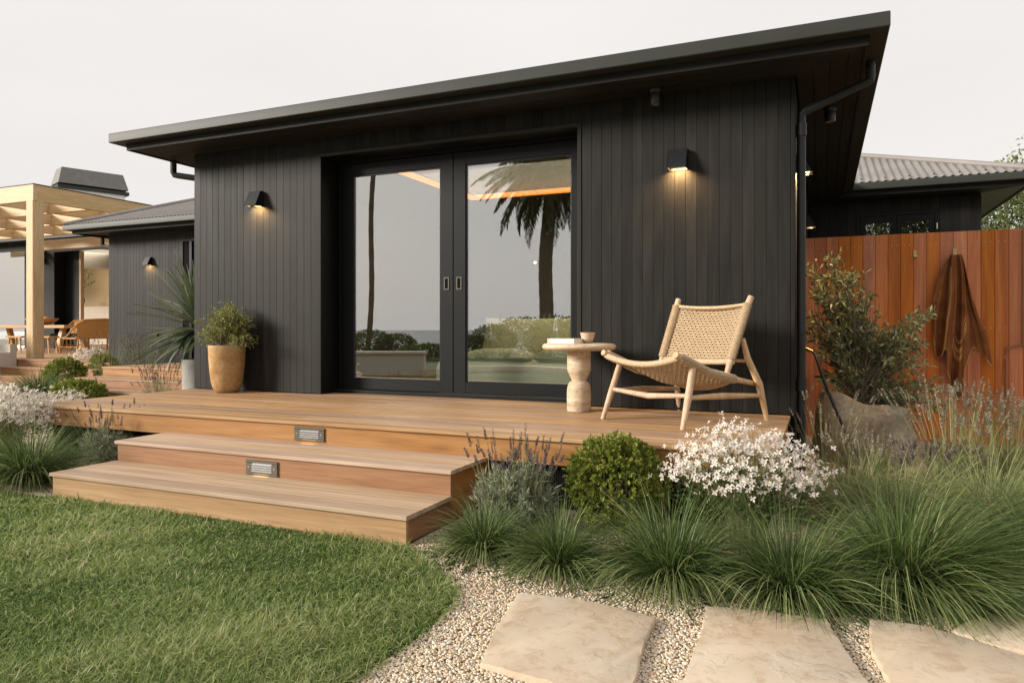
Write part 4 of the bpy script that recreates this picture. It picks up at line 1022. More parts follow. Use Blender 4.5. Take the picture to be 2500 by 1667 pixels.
def shrub(name, loc, radii, label, cat, leafmat, nleaf, ll=(.012,.02), group=None, lumps=7, stems=True, zoff=None, aspect=.55, sprigs=False):
    t = thing(name, loc, label, cat, group); c = np.array(loc, float); R3 = np.array(radii)
    cz = c + np.array([0,0,R3[2]*1.02 if zoff is None else zoff])
    d = uvec(nleaf*2); d = d[d[:,2] > -.85][:nleaf]
    n = len(d)
    lumpd = uvec(lumps*4)[:lumps*4]
    lum = np.max(d@lumpd.T,1); k = .80+.27*np.clip((lum-.70)/.30,0,1)
    depth = 1 - .32*RNG.random(n)**1.8
    sprig = (RNG.random(n)<.07)*RNG.random(n)*.16
    p = cz + d*R3*(k*depth+sprig)[:,None]
    p[:,2] = np.maximum(p[:,2], c[2]+.01)
    dirv = d + .9*RNG.normal(size=(n,3)) + np.array([0,0,.35])
    ln = ll[0]+(ll[1]-ll[0])*RNG.random(n)
    rn = np.clip(RNG.normal(.45,.2,n)+.25*sprig/.14,0,1)
    if sprigs:
        ns = n//16; b_ = p[:ns]; dd = d[:ns]+.45*RNG.normal(size=(ns,3))+np.array([0,0,.25]); dd /= np.linalg.norm(dd,axis=1,keepdims=True)
        sl = ll[1]*1.5*(.6+.8*RNG.random(ns)); bs=[]; dv_=[]; rr_=[]; base_r = np.clip(RNG.normal(.52,.18,ns),0,.9)
        for k_ in range(16):
            f = (k_+.5)/16; an = RNG.normal(size=(ns,3)); an -= dd*(an*dd).sum(1,keepdims=True); an /= np.linalg.norm(an,axis=1,keepdims=True)
            bs.append(b_+dd*(sl*f)[:,None]); dv_.append(an*(1.1-.7*f)+dd*(.35+.6*f)); rr_.append(np.clip(base_r+.32*(f-.4)+.08*RNG.normal(size=ns),0,1))
        p = np.concatenate(bs); dirv = np.concatenate(dv_); rn = np.concatenate(rr_); n = len(p); ln = ll[0]+(ll[1]-ll[0])*RNG.random(n); d = uvec(n)+np.array([0,0,.4])
        p[:,2] = np.maximum(p[:,2], c[2]+.01)
    V,F,r = leaves(p, dirv, d+.6*RNG.normal(size=(n,3)), ln, ln*aspect, rn)
    np_mesh('leaves', V, F, leafmat, t, r)
    if stems:
        m = MB()
        for _ in range(14):
            e = cz + uvec(1)[0]*R3*.75; e[2] = max(e[2], c[2]+R3[2]*.5)
            b0 = c+np.array([random.uniform(-.12,.12)*R3[0]*3, random.uniform(-.12,.12)*R3[1]*3, 0])
            m.tube([b0, (b0+e)/2+RNG.normal(size=3)*.03, e], [.007,.005,.002], 5)
        m.build('stems', M_BARK, t)
    return t

def lavender(loc, R0, H, label, nleaf, nspike, spike_h, leafmat=None, spikemat=None, group='lavender plants', lean=.5, upright=False, cat='lavender'):
    t = thing('lavender', loc, label, cat, group); c = np.array(loc)
    if nleaf:
        ns = max(30, nleaf//26)
        d = uvec(ns*3); d = d[d[:,2] > .02][:ns]; ns = len(d)
        tips = c+np.array([0,0,.03])+d*np.array([R0,R0,H])*(.62+.38*RNG.random(ns))[:,None]
        per = nleaf//ns; bs=[]; dd=[]
        for k in range(per):
            f = .35+.65*RNG.random(ns)
            bs.append(c+np.array([0,0,.02])+(tips-c)*f[:,None]); dd.append(d*np.array([1,1,1.0])+np.array([0,0,.55])+.75*RNG.normal(size=(ns,3)))
        bs=np.concatenate(bs); dd=np.concatenate(dd); n=len(bs)
        V,F,r = leaves(bs, dd, uvec(n), .036+.030*RNG.random(n), .0058+.003*RNG.random(n), np.clip(RNG.normal(.5,.25,n),0,1), .1)
        np_mesh('leaves', V, F, leafmat or F_LAV, t, r)
    a0 = RNG.random(nspike)*2*np.pi; rr = np.sqrt(RNG.random(nspike))*R0*.6
    roots = c+np.stack([rr*np.cos(a0), rr*np.sin(a0), np.full(nspike,H*.35)],1)
    le = lean*rr/(R0*.6)+.12*RNG.normal(size=nspike)
    ln = spike_h*(.6+.5*RNG.random(nspike))-H*.35*0
    V,F,r = ribbons(roots, a0, le, .15*RNG.normal(size=nspike), ln, np.full(nspike,.0042), 4, RNG.normal(size=nspike), None, taper=8)
    np_mesh('stems', V, F, F_LAVGREEN, t, r)
    # flower whorls along the last part of each stem
    Vr = V.reshape(nspike,5,2,3).mean(2); tip = Vr[:,4]; dr_ = Vr[:,4]-Vr[:,3]; dr_ /= np.linalg.norm(dr_,axis=1,keepdims=True)
    parts=[]
    sl = .045+.05*RNG.random(nspike)
    for w_ in range(9):
        f = w_/8; pos = tip - dr_*(sl*(1-f))[:,None] + dr_*(.012)
        for q in range(4):
            an = RNG.random(nspike)*6.28
            o = np.stack([np.cos(an),np.sin(an),.7*np.ones(nspike)],1)
            parts.append(leaves(pos, o, dr_+.1*RNG.normal(size=(nspike,3)), np.full(nspike,.016-.005*f), np.full(nspike,.011-.003*f), RNG.random(nspike), .3))
    V,F,r = join(parts); np_mesh('flower_spikes', V, F, spikemat or F_LAVSPIKE, t, r)
    return t

def gaura(loc, R0, H, label, nfl, nleaf, ry=None, zlow=.35, size=.019, group='white gaura plants'):
    t = thing('gaura_plant', loc, label, 'flowering plant', group); c = np.array(loc); ry = ry or R0
    d = uvec(nfl*3); d = d[d[:,2] > -.15][:nfl]; n = len(d)
    p = c+np.array([0,0,H*.60])+d*np.array([R0,ry,H*.44])*(.45+.55*RNG.random(n)**.6)[:,None]
    out_ = RNG.random(n)<.14; p[out_] += d[out_]*(.10*RNG.random((out_.sum(),1)))
    p[:,2] = np.maximum(p[:,2], c[2]+H*zlow*.8)
    # stems from the base to each third flower
    k = n//2; b = np.tile(c,(k,1)); b[:,:2] += RNG.normal(size=(k,2))*.05
    S = 5; V = np.zeros((k,S+1,2,3)); side = uvec(k)*.0011
    for j in range(S+1):
        f = j/S; q = b*(1-f)+p[:k]*f; q[:,:2] -= (p[:k]-b)[:,:2]*.35*math.sin(f*math.pi); V[:,j,0]=q-side; V[:,j,1]=q+side
    base = (np.arange(k)*(S+1)*2)[:,None]
    F = np.concatenate([np.stack([base+2*j,base+2*j+1,base+2*j+3,base+2*j+2],-1).reshape(k,1,4) for j in range(S)],1).reshape(-1,4)
    np_mesh('stems', V.reshape(-1,3), F, F_LAVGREEN, t, np.repeat(RNG.random(k),(S+1)*2))
    # four petals per flower, facing out and toward the light
    fdir = d+np.array([-.25,-.75,.35])+.7*RNG.normal(size=(n,3)); fdir /= np.linalg.norm(fdir,axis=1,keepdims=True)
    u = np.cross(fdir,np.array([0,0,1.])+.05*RNG.normal(size=(n,3))); u/=np.linalg.norm(u,axis=1,keepdims=True); v = np.cross(fdir,u)
    parts=[]
    for ang in (-2.05,-.70,.70,2.05):
        a = ang+.12*RNG.normal(size=n)+math.pi/2
        dd = u*np.cos(a)[:,None]+v*np.sin(a)[:,None]+fdir*.35
        ln = size*(.8+.5*RNG.random(n)); parts.append(leaves(p, dd, fdir, ln, ln*.52, RNG.random(n), .12, .6))
    V,F,r = join(parts); np_mesh('flowers', V, F, F_PETAL, t, r)
    m = n; bp = c+np.array([0,0,H*.62])+uvec(m)*np.array([R0,ry,H*.45])*(.5+.5*RNG.random(m))[:,None]; bp = bp[bp[:,2]>c[2]+H*.4]; m=len(bp)
    V,F,r = leaves(bp, np.array([0,0,1.])+.5*RNG.normal(size=(m,3)), uvec(m), np.full(m,.020), np.full(m,.0035), None, .2)
    np_mesh('buds', V, F, F_BUD, t, r)['kind'] = 'stuff'
    d = uvec(nleaf*2); d=d[d[:,2]>-.3][:nleaf]; m=len(d)
    lp = c+np.array([0,0,H*.33])+d*np.array([R0*.85,ry*.85,H*.34])*(RNG.random(m)**.5)[:,None]
    lp[:,2] = np.maximum(lp[:,2], c[2]+.01)
    V,F,r = leaves(lp, d+.6*RNG.normal(size=(m,3))+np.array([0,0,.4]), uvec(m), .03+.025*RNG.random(m), .008+.005*RNG.random(m), None, .2)
    np_mesh('leaves', V, F, F_GAURA, t, r)
    return t

def olive(name, base, targets, label, leafmat, scale, twigs, leaf_l, ysp, npl=18, group=None, trunks=3, cat='olive tree'):
    """targets: local (x,z) spots the twigs grow to; depth varies freely"""
    t = thing(name, base, label, cat, group); c = Vector(base); m = MB(); parts = []
    for k in range(twigs):
        tx,tz = targets[k % len(targets)]
        e = c+Vector((tx+random.gauss(0,.045*scale), random.gauss(0,ysp), max(.03,tz+random.gauss(0,.045*scale))))
        hz0 = random.uniform(.0,.62)*(tz*.9) if k > 5 else 0.0
        tr_ = c+Vector((random.uniform(-.02,.02)*trunks+.25*tx*hz0/max(tz,.05), random.uniform(-.02,.02)*trunks, hz0))
        k1 = tr_.lerp(e,.35)+Vector((0,0,.05*scale*abs(random.gauss(1,.5)))); k2 = tr_.lerp(e,.72)+Vector((random.gauss(0,.03),random.gauss(0,.03),.11*scale)); e = e-Vector((0,0,.03*scale))
        pts = []
        for i in range(9):
            f = i/8; a = tr_.lerp(k1,f); b = k1.lerp(k2,f); d_ = k2.lerp(e,f); pts.append((a.lerp(b,f)).lerp(b.lerp(d_,f),f))
        m.tube(pts, [max(.0014,.0085*scale*(1-i/8)**1.1) for i in range(9)], 5)
        nl = npl; f = .22+.78*np.sort(RNG.random(nl)); P_ = np.array([list(q) for q in pts])
        idx = np.minimum((f*8).astype(int),7); fr = (f*8-idx)[:,None]
        bs = P_[idx]*(1-fr)+P_[idx+1]*fr; tg = P_[idx+1]-P_[idx]; tg/=np.linalg.norm(tg,axis=1,keepdims=True)
        side = np.cross(tg, uvec(nl)); side/=np.linalg.norm(side,axis=1,keepdims=True)
        parts.append(leaves(bs+side*.003, tg*.75+side*.9+.25*RNG.normal(size=(nl,3)), uvec(nl)+np.array([0,0,.5]), leaf_l*(.65+.6*RNG.random(nl)), leaf_l*(.25+.10*RNG.random(nl)), np.clip(RNG.normal(.5,.27,nl),0,1), .15))
    m.build('branches', M_BARK, t, True)
    V,F,r = join(parts); np_mesh('leaves', V, F, leafmat, t, r)
    return t

# ------------------------------------------------------------------ pots
def G(px, py, z=0.0):
    q = ground_px(px, py, z); return (float(q[0]), float(q[1]), z)
PX, PY = .70, -.225
pp = thing('clay_pot', (PX,PY,ZD), 'tall mottled ochre clay pot on the deck left of the doors', 'pot')
MB().lathe([(.0,.0),(.10,.0),(.122,.012),(.143,.05),(.160,.11),(.172,.20),(.182,.33),(.188,.46),(.191,.497),(.189,.502),(.180,.502),(.176,.49),(.174,.44),(.0,.44)], 44, (PX,PY,ZD+.001)).build('body', M_CLAY, pp, True, 60)
MB().lathe([(.0,.442),(.172,.442),(.172,.446),(.0,.45)], 24, (PX,PY,ZD+.002)).build('soil', M_SOIL, pp, True)
S1 = .00425
tg = [(540,770),(575,728),(598,742),(622,758),(532,742),(518,768),(490,803),(506,822),(560,780),(600,788),(620,800),(648,812),(638,830),(555,808),(582,788),(610,768),(545,755),(590,760),(570,752),(528,790),(545,800),(625,780)]
olive('olive_bush', (PX,PY,ZD+.445), [((x-576)*S1, (848-y)*S1) for x,y in tg], 'small bushy olive growing in the clay pot on the deck', F_OLIVE2, .55, 260, .034, .10, 20)

SX, SY = 6.86, 1.02
sp = thing('stone_planter', (SX,SY,0), 'rough hewn stone planter in front of the red fence', 'planter')
def rough_pot():
    n = 48; rings = [(.40,0),(.405,.10),(.395,.25),(.375,.38),(.352,.48),(.335,.530),(.318,.545),(.292,.535),(.275,.50),(.27,.42),(.0,.42)]
    V=[];F=[]
    for j,(r,z) in enumerate(rings):
        for k in range(n):
            a = 2*math.pi*k/n; ca, sa = math.cos(a), math.sin(a)
            sq = (abs(ca)**3.2+abs(sa)**3.2)**(-1/3.2)
            rr = r*sq*(1+.025*math.sin(3*a+z*5)+.018*math.sin(7*a+1+z*9))
            zz = z + (.025*math.sin(a*2+.6)+.018*math.sin(5*a) if z > .3 else 0) + (.05*ca*-1 if z>.3 else 0)
            V.append((SX+rr*ca, SY+rr*sa*.9, max(0,zz)))
    for j in range(len(rings)-1):
        for k in range(n): F.append((j*n+k,j*n+(k+1)%n,(j+1)*n+(k+1)%n,(j+1)*n+k))
    MB().add(V,F).build('body', M_ROUGHSTONE, sp, True, 70)
    MB().lathe([(.0,.43),(.28,.43),(.26,.44),(.0,.455)], 20, (SX,SY,0)).build('soil', M_SOIL, sp, True)
rough_pot()
S2 = .0037
tg = [(1975,640),(2025,622),(2005,655),(2090,655),(2060,668),(2000,700),(1975,760),(2060,710),(2105,715),(2095,770),(2040,790),(1985,800),(2135,765),(2180,790),(2233,748),(2215,790),(2200,822),(2226,832),(2170,850),(2130,860),(2060,870),(2020,905),(2252,930),(2255,962),(2200,935),(2150,945),(2090,915),(2210,872),(2030,740),(2070,800),(2110,820),(2010,840),(2140,810),(2080,750),(2050,830)]
olive('olive_shrub', (SX-.01,SY,.44), [((x-2100)*S2, (985-y)*S2) for x,y in tg], 'sprawling silvery olive in the stone planter before the red fence', F_OLIVE, 1.0, 330, .062, .19, 21)

yc = at_px(482,775,9.2)
yp = thing('concrete_pot', (yc[0],yc[1],0), 'grey concrete pot holding the yucca beside the left house corner', 'pot')
MB().lathe([(.17,0),(.175,.02),(.20,.40),(.212,.72),(.214,.755),(.20,.757),(.19,.74),(.185,.70),(.0,.70)], 40, (yc[0]+.03,yc[1],0)).build('body', M_CONCRETE, yp, True, 60)
MB().lathe([(.0,.70),(.186,.70),(.18,.71),(.0,.715)], 20, (yc[0]+.03,yc[1],0)).build('soil', M_SOIL, yp, True)
def yucca():
    c = np.array([yc[0]+.03,yc[1],.71]); t = thing('yucca', tuple(c), 'spiky grey green yucca in the concrete pot at the left corner', 'yucca')
    MB().tube([c, c+np.array([0,0,.25]), c+np.array([-.02,0,.52])], [.05,.045,.04], 10).build('trunk', M_BARK, t, True)
    n = 150; az = RNG.random(n)*2*np.pi; ord_ = RNG.random(n)
    roots = c+np.stack([.03*np.cos(az),.03*np.sin(az),.35+.28*(1-ord_)],1)
    lean = .12+1.75*ord_; dr = .1+1.0*ord_*RNG.random(n)
    V,F,r = ribbons(roots, az, lean, dr, .62+.30*RNG.random(n), .082*np.ones(n), 7, RNG.normal(size=n)*.25, np.clip(RNG.normal(.45,.25,n),0,1), taper=1.6)
    # V-shaped section
    V = V.reshape(n,8,2,3); mid = V.mean(2,keepdims=True).copy(); mid[...,2] -= .010
    V3 = np.concatenate([V[:,:,0:1],mid,V[:,:,1:2]],2).reshape(-1,3)
    b = (np.arange(n)*24)[:,None]; F = np.concatenate([np.stack([b+3*k+q,b+3*k+q+1,b+3*k+q+4,b+3*k+q+3],-1).reshape(n,1,4) for k in range(7) for q in range(2)],1).reshape(-1,4)
    np_mesh('leaves', V3, F, F_YUCCA, t, np.repeat(r.reshape(n,16)[:,0],24))
yucca()

# garden hose on its tap
hz = thing('garden_hose', tuple(at_px(2075,1065,5.85)), 'black garden hose with brass coupling leaning over the stone planter', 'hose')
h0, h1 = at_px(1945,841,6.25), at_px(1984,858,6.15)
MB().tube([h0, h0+(h1-h0)*.45], [.016,.016], 10).tube([h0+(h1-h0)*.4, h0+(h1-h0)*.62, h1], [.012,.017,.013], 10).build('coupling', M_BRASS, hz, True)
MB().tube([h1, at_px(1992,868,6.1), at_px(1998,890,6.05), at_px(2014,935,6.0), at_px(2034,985,5.93), at_px(2056,1035,5.86), at_px(2080,1085,5.8), at_px(2110,1140,5.75)], .0125, 10).build('tube', M_HOSE, hz, True)

# ------------------------------------------------------------------ flagstones
SL = [('large pale sandstone slab nearest the lawn edge', [(5.35,-3.21),(5.58,-3.17),(5.71,-3.18),(5.94,-3.23),(5.95,-3.48),(5.98,-3.7),(5.99,-3.87),(5.75,-3.87),(5.48,-3.84),(5.41,-3.58)]),
 ('sandstone slab in the middle of the path with notched left edge', [(6.1,-3.03),(6.33,-2.99),(6.55,-2.98),(6.6,-3.21),(6.67,-3.48),(6.73,-3.75),(6.11,-3.98),(6.10,-3.71),(6.13,-3.69),(6.12,-3.51),(6.12,-3.28)]),
 ('big sandstone slab in the bottom right corner with curved left side', [(6.7,-2.91),(6.89,-2.9),(7.04,-2.98),(7.17,-3.06),(7.3,-3.18),(7.14,-3.6),(6.77,-3.73),(6.73,-3.45),(6.69,-3.2)]),
 ('sandstone slab at the right edge half under the drooping grass', [(6.97,-2.915),(7.04,-2.79),(7.17,-2.67),(7.41,-2.57),(7.34,-3.05),(7.20,-3.01),(7.09,-2.99)]),
 ('small sandstone slab behind the others at the far right edge', [(7.23,-2.6),(7.31,-2.37),(7.5,-2.29),(7.55,-2.5),(7.41,-2.53)])]
def inside(pts, poly):
    x, y = pts[:,0], pts[:,1]; r = np.zeros(len(pts), bool); n = len(poly)
    for i in range(n):
        x0,y0 = poly[i]; x1,y1 = poly[(i+1)%n]
        c = ((y0>y)!=(y1>y)) & (x < (x1-x0)*(y-y0)/(y1-y0+1e-12)+x0); r ^= c
    return r
for label, poly in SL:
    P_ = []
    for i in range(len(poly)):
        a = np.array(poly[i]); b = np.array(poly[(i+1)%len(poly)]); k = max(2,int(np.linalg.norm(b-a)/.025)); nn = np.array([-(b-a)[1],(b-a)[0]])/np.linalg.norm(b-a)
        for j in range(k): P_.append(a+(b-a)*j/k+nn*random.gauss(0,.0018))
    P_ = np.array(P_); c = P_.mean(0); n = len(P_)
    V = []; F = []
    for sc_,z in ((1.0,-.03),(1.0,.022),(.992,.0295),(.975,.031)):
        for q in P_: V.append((*(c+(q-c)*sc_), z+(random.gauss(0,.0008) if z>.02 else 0)))
    for j in range(3):
        for k in range(n): F.append((j*n+k,j*n+(k+1)%n,(j+1)*n+(k+1)%n,(j+1)*n+k))
    F.append(tuple(3*n+k for k in range(n)))
    ar = sum(P_[k][0]*P_[(k+1)%n][1]-P_[(k+1)%n][0]*P_[k][1] for k in range(n))
    if ar < 0: F = [tuple(reversed(f)) for f in F]
    tag(MB().add(V,F).build('flagstone', M_FLAG, None, True, 35), label, 'flagstone', 'flagstones of the garden path')

# ------------------------------------------------------------------ bedroom behind the glass
bed = thing('bed', (4.0,1.7,.46), 'low bed with sage linen seen through the right glass door', 'bed')
def pillow(name, parent, loc, sx, sy, sz, rx, rz, mat):
    n = 20; V=[]
    for s_ in (1,-1):
        for j in range(n+1):
            for i in range(n+1):
                u = i/n*2-1; v = j/n*2-1
                e = ((1-abs(u)**3)*(1-abs(v)**3))
                k = 1-.10*(1-abs(v))*abs(u)**6*0
                V.append((u*sx*(1-.06*(1-v*v)*abs(u)), v*sy*(1-.06*(1-u*u)*abs(v)), s_*sz*max(0,e)**.55))
    M = Matrix.Translation(loc) @ Matrix.Rotation(rz,4,'Z') @ Matrix.Rotation(rx,4,'X')
    V = [tuple(M @ Vector(q)) for q in V]; m = (n+1)**2
    F = [(j*(n+1)+i,j*(n+1)+i+1,(j+1)*(n+1)+i+1,(j+1)*(n+1)+i) for j in range(n) for i in range(n)]
    F += [tuple(m+k for k in reversed(f)) for f in F]
    return MB().add(V,F).build(name, mat, parent, True, 80)
MB().plank('x', 2.80, 5.2, .66, 2.7, .47, .78, .06).build('mattress', M_LINEN2, bed, True, 60)
MB().plank('x', 2.77, 5.22, .64, 1.9, .52, .80, .06).build('blanket', M_LINEN2, bed, True, 60)
MB().plank('x', 2.65, 5.30, 2.72, 2.86, .46, 1.0, .03).build('headboard', M_LINEN, bed, True, 60)
for lab,a in (('plump sage pillow lying at the left of the bed behind the glass',((3.38,.92,.855),.38,.25,.085,0,.05)),('plump sage pillow lying at the right of the bed behind the glass',((4.20,.95,.86),.38,.26,.10,0,-.06)),('large upright sage pillow leaning at the back of the bed',((3.15,2.30,1.0),.66,.32,.14,rad(65),0))):
    tag(pillow('pillow', None, *a, M_LINEN), lab, 'pillow')
cl_ = bpy.data.lights.new('cove_lamp','AREA'); cl_.shape='RECTANGLE'; cl_.size=3.0; cl_.size_y=1.6; cl_.energy=60; cl_.color=(1,.80,.55)
clo = bpy.data.objects.new('cove_lamp', cl_); COL.objects.link(clo); clo.location=(3.9,1.7,2.88)
cv = thing('cove_light', (2.2,2.6,2.9), 'orange strip of cove lighting under the bedroom ceiling', 'strip light')
clo.parent = cv; clo.matrix_parent_inverse = Matrix.Translation(-cv.location)
MB().box(2.15,2.25,.6,2.70,2.90,2.93).build('side_strip', M_COVE, cv)
MB().box(2.25,6.0,2.52,2.70,2.90,2.93).build('back_strip', M_COVE, cv)
pb = at_px(1306,641,8.3)
tag(MB().lathe([(0,-.014),(.010,-.010),(.014,0),(.010,.010),(0,.014)], 12, tuple(pb)).build('bulb', M_WARM, None, True), 'tiny glowing bulb hanging inside the bedroom behind the right pane', 'bulb')

# ------------------------------------------------------------------ garden behind the photographer, mirrored in the glass
def palm(name, base, h, r0, r1, lean, nf, fl, label, droopk=1.0):
    t = thing(name, base, label, 'palm tree', 'palms mirrored in the glass doors'); b = np.array(base)
    top = b+np.array([lean[0],lean[1],h])
    m = MB(); n = 26
    m.tube([b+(top-b)*k/n+np.array([.08*math.sin(k*.35)*(h/10),0,0]) for k in range(n+1)], [r0+(r1-r0)*k/n+.012*(k%2) for k in range(n+1)], 12); m.build('trunk', M_BARK_PALM, t, True)
    parts=[]; rach = MB()
    for k in range(nf):
        az = k*2.399+random.uniform(-.2,.2); le = .25+2.1*(k/nf)**.9; L = fl*random.uniform(.85,1.1)
        pts=[]; p_ = top.copy(); S=14
        for j in range(S+1):
            th = le+droopk*.95*(j/S)**1.3; d = np.array([math.cos(az)*math.sin(th), math.sin(az)*math.sin(th), math.cos(th)]); pts.append(p_.copy()); p_ = p_+d*L/S
        rach.tube(pts, [.03*(1-j/S)+.006 for j in range(S+1)], 4)
        P_ = np.array(pts)
        q = 70; f = np.linspace(.1,1,q); ix = np.minimum((f*S).astype(int),S-1); fr=(f*S-ix)[:,None]; bs = P_[ix]*(1-fr)+P_[ix+1]*fr; tg_=P_[ix+1]-P_[ix]; tg_/=np.linalg.norm(tg_,axis=1,keepdims=True)
        sd0 = np.cross(tg_,np.array([0,0,1.])); sd0/= (np.linalg.norm(sd0,axis=1,keepdims=True)+1e-6)
        for s_ in (-1,1):
            parts.append(leaves(bs, sd0*s_*.75+tg_*.75+np.array([0,0,-.35])+.12*RNG.normal(size=(q,3)), np.array([0,0,1.])+.2*RNG.normal(size=(q,3)), fl*.17*np.sin(np.clip(f*2.7+.35,0,3.0))+.05, np.full(q,.05), None, .1))
    rach.build('rachis', M_BARK_PALM, t); V,F,r = join(parts); np_mesh('fronds', V, F, F_PALM, t, r)
palm('date_palm', (-3.85,-20.6,0), 7.6, .30, .26, (.25,0), 90, 3.3, 'broad date palm mirrored in the right glass door', 1.15)
palm('fan_palm', (-11.05,-18.55,0), 12.5, .11, .085, (.55,-.1), 26, 2.0, 'slender tall palm trunk mirrored in the left glass door')
for k,(px,py,d,rx,rz_,lab) in enumerate(((905,865,30,1.0,.52,'dark round bush mirrored at the foot of the slender palm'),(965,865,30,.9,.45,'dark bush mirrored just right of the slender palm foot'),(1040,872,26,1.0,.28,'low bush mirrored before the sea in the left door'),(1150,862,27,.9,.42,'dark bush mirrored at the left of the right door'),(1205,860,27,.9,.62,'bush mirrored above the bed pillow in the right door'),(1270,858,27,1.0,.78,'tall bush mirrored just left of the date palm'),(1345,858,27,1.0,.80,'tall bush mirrored at the foot of the date palm'),(1420,858,27,1.0,.8,'tall bush mirrored right of the date palm'))):
    q = at_px(px,py,d); shrub('hedge_bush', (q[0], 2*.28-q[1], 0), (rx,rx*.8,rz_), lab, 'bush', F_TREE, 2600, (.07,.12), 'bushes mirrored in the glass doors', 6, False)
gw = thing('garden_wall', (-4,-7.9,0), 'low beige garden wall with stone cap mirrored in the left glass door', 'garden wall')
def wallseg(a, b, w_, z0, z1, over, name, mat):
    a = np.array(a); b = np.array(b); d = (b-a)/np.linalg.norm(b-a); n_ = np.array([-d[1],d[0]])
    a = a-d*over; b = b+d*over; h = w_/2+over
    MB().prism([tuple(a-n_*h),tuple(b-n_*h),tuple(b+n_*h),tuple(a+n_*h)], z0, z1).build(name, mat, gw)
wallseg((-7.5,-6.5),(-2.45,-8.7),.45,0,.52,0,'wall',M_RENDER); wallseg((-7.5,-6.5),(-2.45,-8.7),.45,.522,.585,.04,'cap_stone',M_FLAG)
ge = []
for k in range(25):
    f = k/24; q = at_px(1030+(1420-1030)*f, 900, 17+2.0*math.sin(f*3.1)); ge.append((q[0], .56-q[1]))
mm = MB()
for k in range(24):
    (x0,y0),(x1,y1) = ge[k],ge[k+1]; mm.add([(x0,y0,0),(x1,y1,0),(x1,y1-.3,0),(x0,y0-.3,0),(x0,y0,.16),(x1,y1,.16),(x1,y1-.3,.16),(x0,y0-.3,.16)],[(0,3,2,1),(4,5,6,7),(0,1,5,4),(1,2,6,5),(2,3,7,6),(3,0,4,7)])
tag(mm.build('garden_edging', M_FLAG), 'curved low stone edging mirrored in the right glass door', 'edging')

tp_, tv_ = TWIG; tp_ = tp_+.05*RNG.normal(size=tp_.shape); k_ = len(tp_)
V,F,r = leaves(tp_, RNG.normal(size=(k_,3)), uvec(k_), np.full(k_,.13), np.full(k_,.06)); np_mesh('leaves', V, F, F_OLIVE, tv_, r)

# ------------------------------------------------------------------ planting: right of the steps
lv1 = G(1258,1292); lavender(lv1, .30, .40, 'grey lavender mound with dark purple spikes against the deck right of the steps', 7000, 60, .40, lean=.35)
shrub('boxwood', G(1502,1295), (.265,.24,.245), 'bright green clipped boxwood ball against the deck edge', 'shrub', F_BOX, 26000, (.013,.021), 'boxwood balls', 8, True, .27, .6, True)
gaura(G(1815,1335), .43, .63, 'dense mass of white gaura flowers in front of the lounge chair', 900, 2200, .30, size=.019)
sedge(G(1180,1350), 1700, .36, 'small sedge tuft at the right corner of the steps')
sedge(G(1366,1390), 1800, .37, 'small sedge tuft in front of the lavender mound')
sedge(G(1640,1420), 2600, .49, 'large sedge clump in front of the boxwood and gaura', r0=.08, maxlean=1.1)
sedge(G(1925,1455), 2600, .47, 'large sedge clump drooping over the middle flagstone', r0=.08, maxlean=1.15, bias=(.10,-.04,0))
sedge(G(2225,1440), 4600, .62, 'biggest sedge clump sweeping right over the corner flagstones', r0=.11, maxlean=1.2, bias=(.34,.02,-.05))
sedge(G(2190,1300), 2600, .58, 'pale sedge clump behind the biggest one', mat=F_SEDGE_PALE, r0=.10, maxlean=1.1, droop=(.8,1.9), bias=(.25,.05,0))
sedge(G(2420,1310), 2200, .62, 'pale sedge clump at the right edge below the fence', mat=F_SEDGE_PALE, r0=.10, maxlean=1.0, bias=(.18,.05,0))
sedge(G(2070,1270), 1500, .42, 'upright sedge clump between gaura and stone planter', mat=F_SEDGE_PALE, r0=.10, maxlean=.75, droop=(.3,1.2))
sedge(G(2560,1400), 1800, .60, 'sedge clump at the far right edge above the slabs', r0=.10, maxlean=1.1, bias=(.15,.05,0))
lavender(G(2130,1215), .30, .30, 'faded lavender in front of the stone planter', 1200, 90, .34, F_LAVGREEN, F_LAVDRY, lean=.45)
lavender(G(2020,1190), .16, .25, 'thin lavender stems at the foot of the downpipe', 300, 34, .58, F_LAVGREEN, F_LAVDRY, lean=.5)
lavender(G(2270,1235), .18, .28, 'low purple lavender tuft at the right foot of the stone planter', 500, 60, .34, F_LAVGREEN, F_LAVSPIKE, lean=.5)
lavender(G(2330,1205), .26, .42, 'tall faded lavender under the hanging towel', 2600, 120, .62, F_LAVGREEN, F_LAVDRY, lean=.5)
lavender(G(2455,1210), .26, .42, 'tall faded lavender under the shower tap', 2600, 120, .60, F_LAVGREEN, F_LAVDRY, lean=.5)
# left of the steps
sedge(G(70,1180), 3000, .58, 'sedge clump at the left end of the steps', r0=.10, maxlean=1.05)
sedge(G(-60,1165), 1600, .50, 'sedge clump cut by the left edge of the picture', r0=.08, maxlean=1.1)
gaura(G(20,1120), .46, .62, 'white gaura flowering left of the deck', 1200, 900, .40, size=.022)
gaura(G(150,1085), .34, .52, 'white gaura tuft touching the deck corner', 420, 600, .3, size=.022)
lavender(G(262,1135), .27, .34, 'lavender between the sedge and the left end of the steps', 3600, 44, .40, lean=.5)
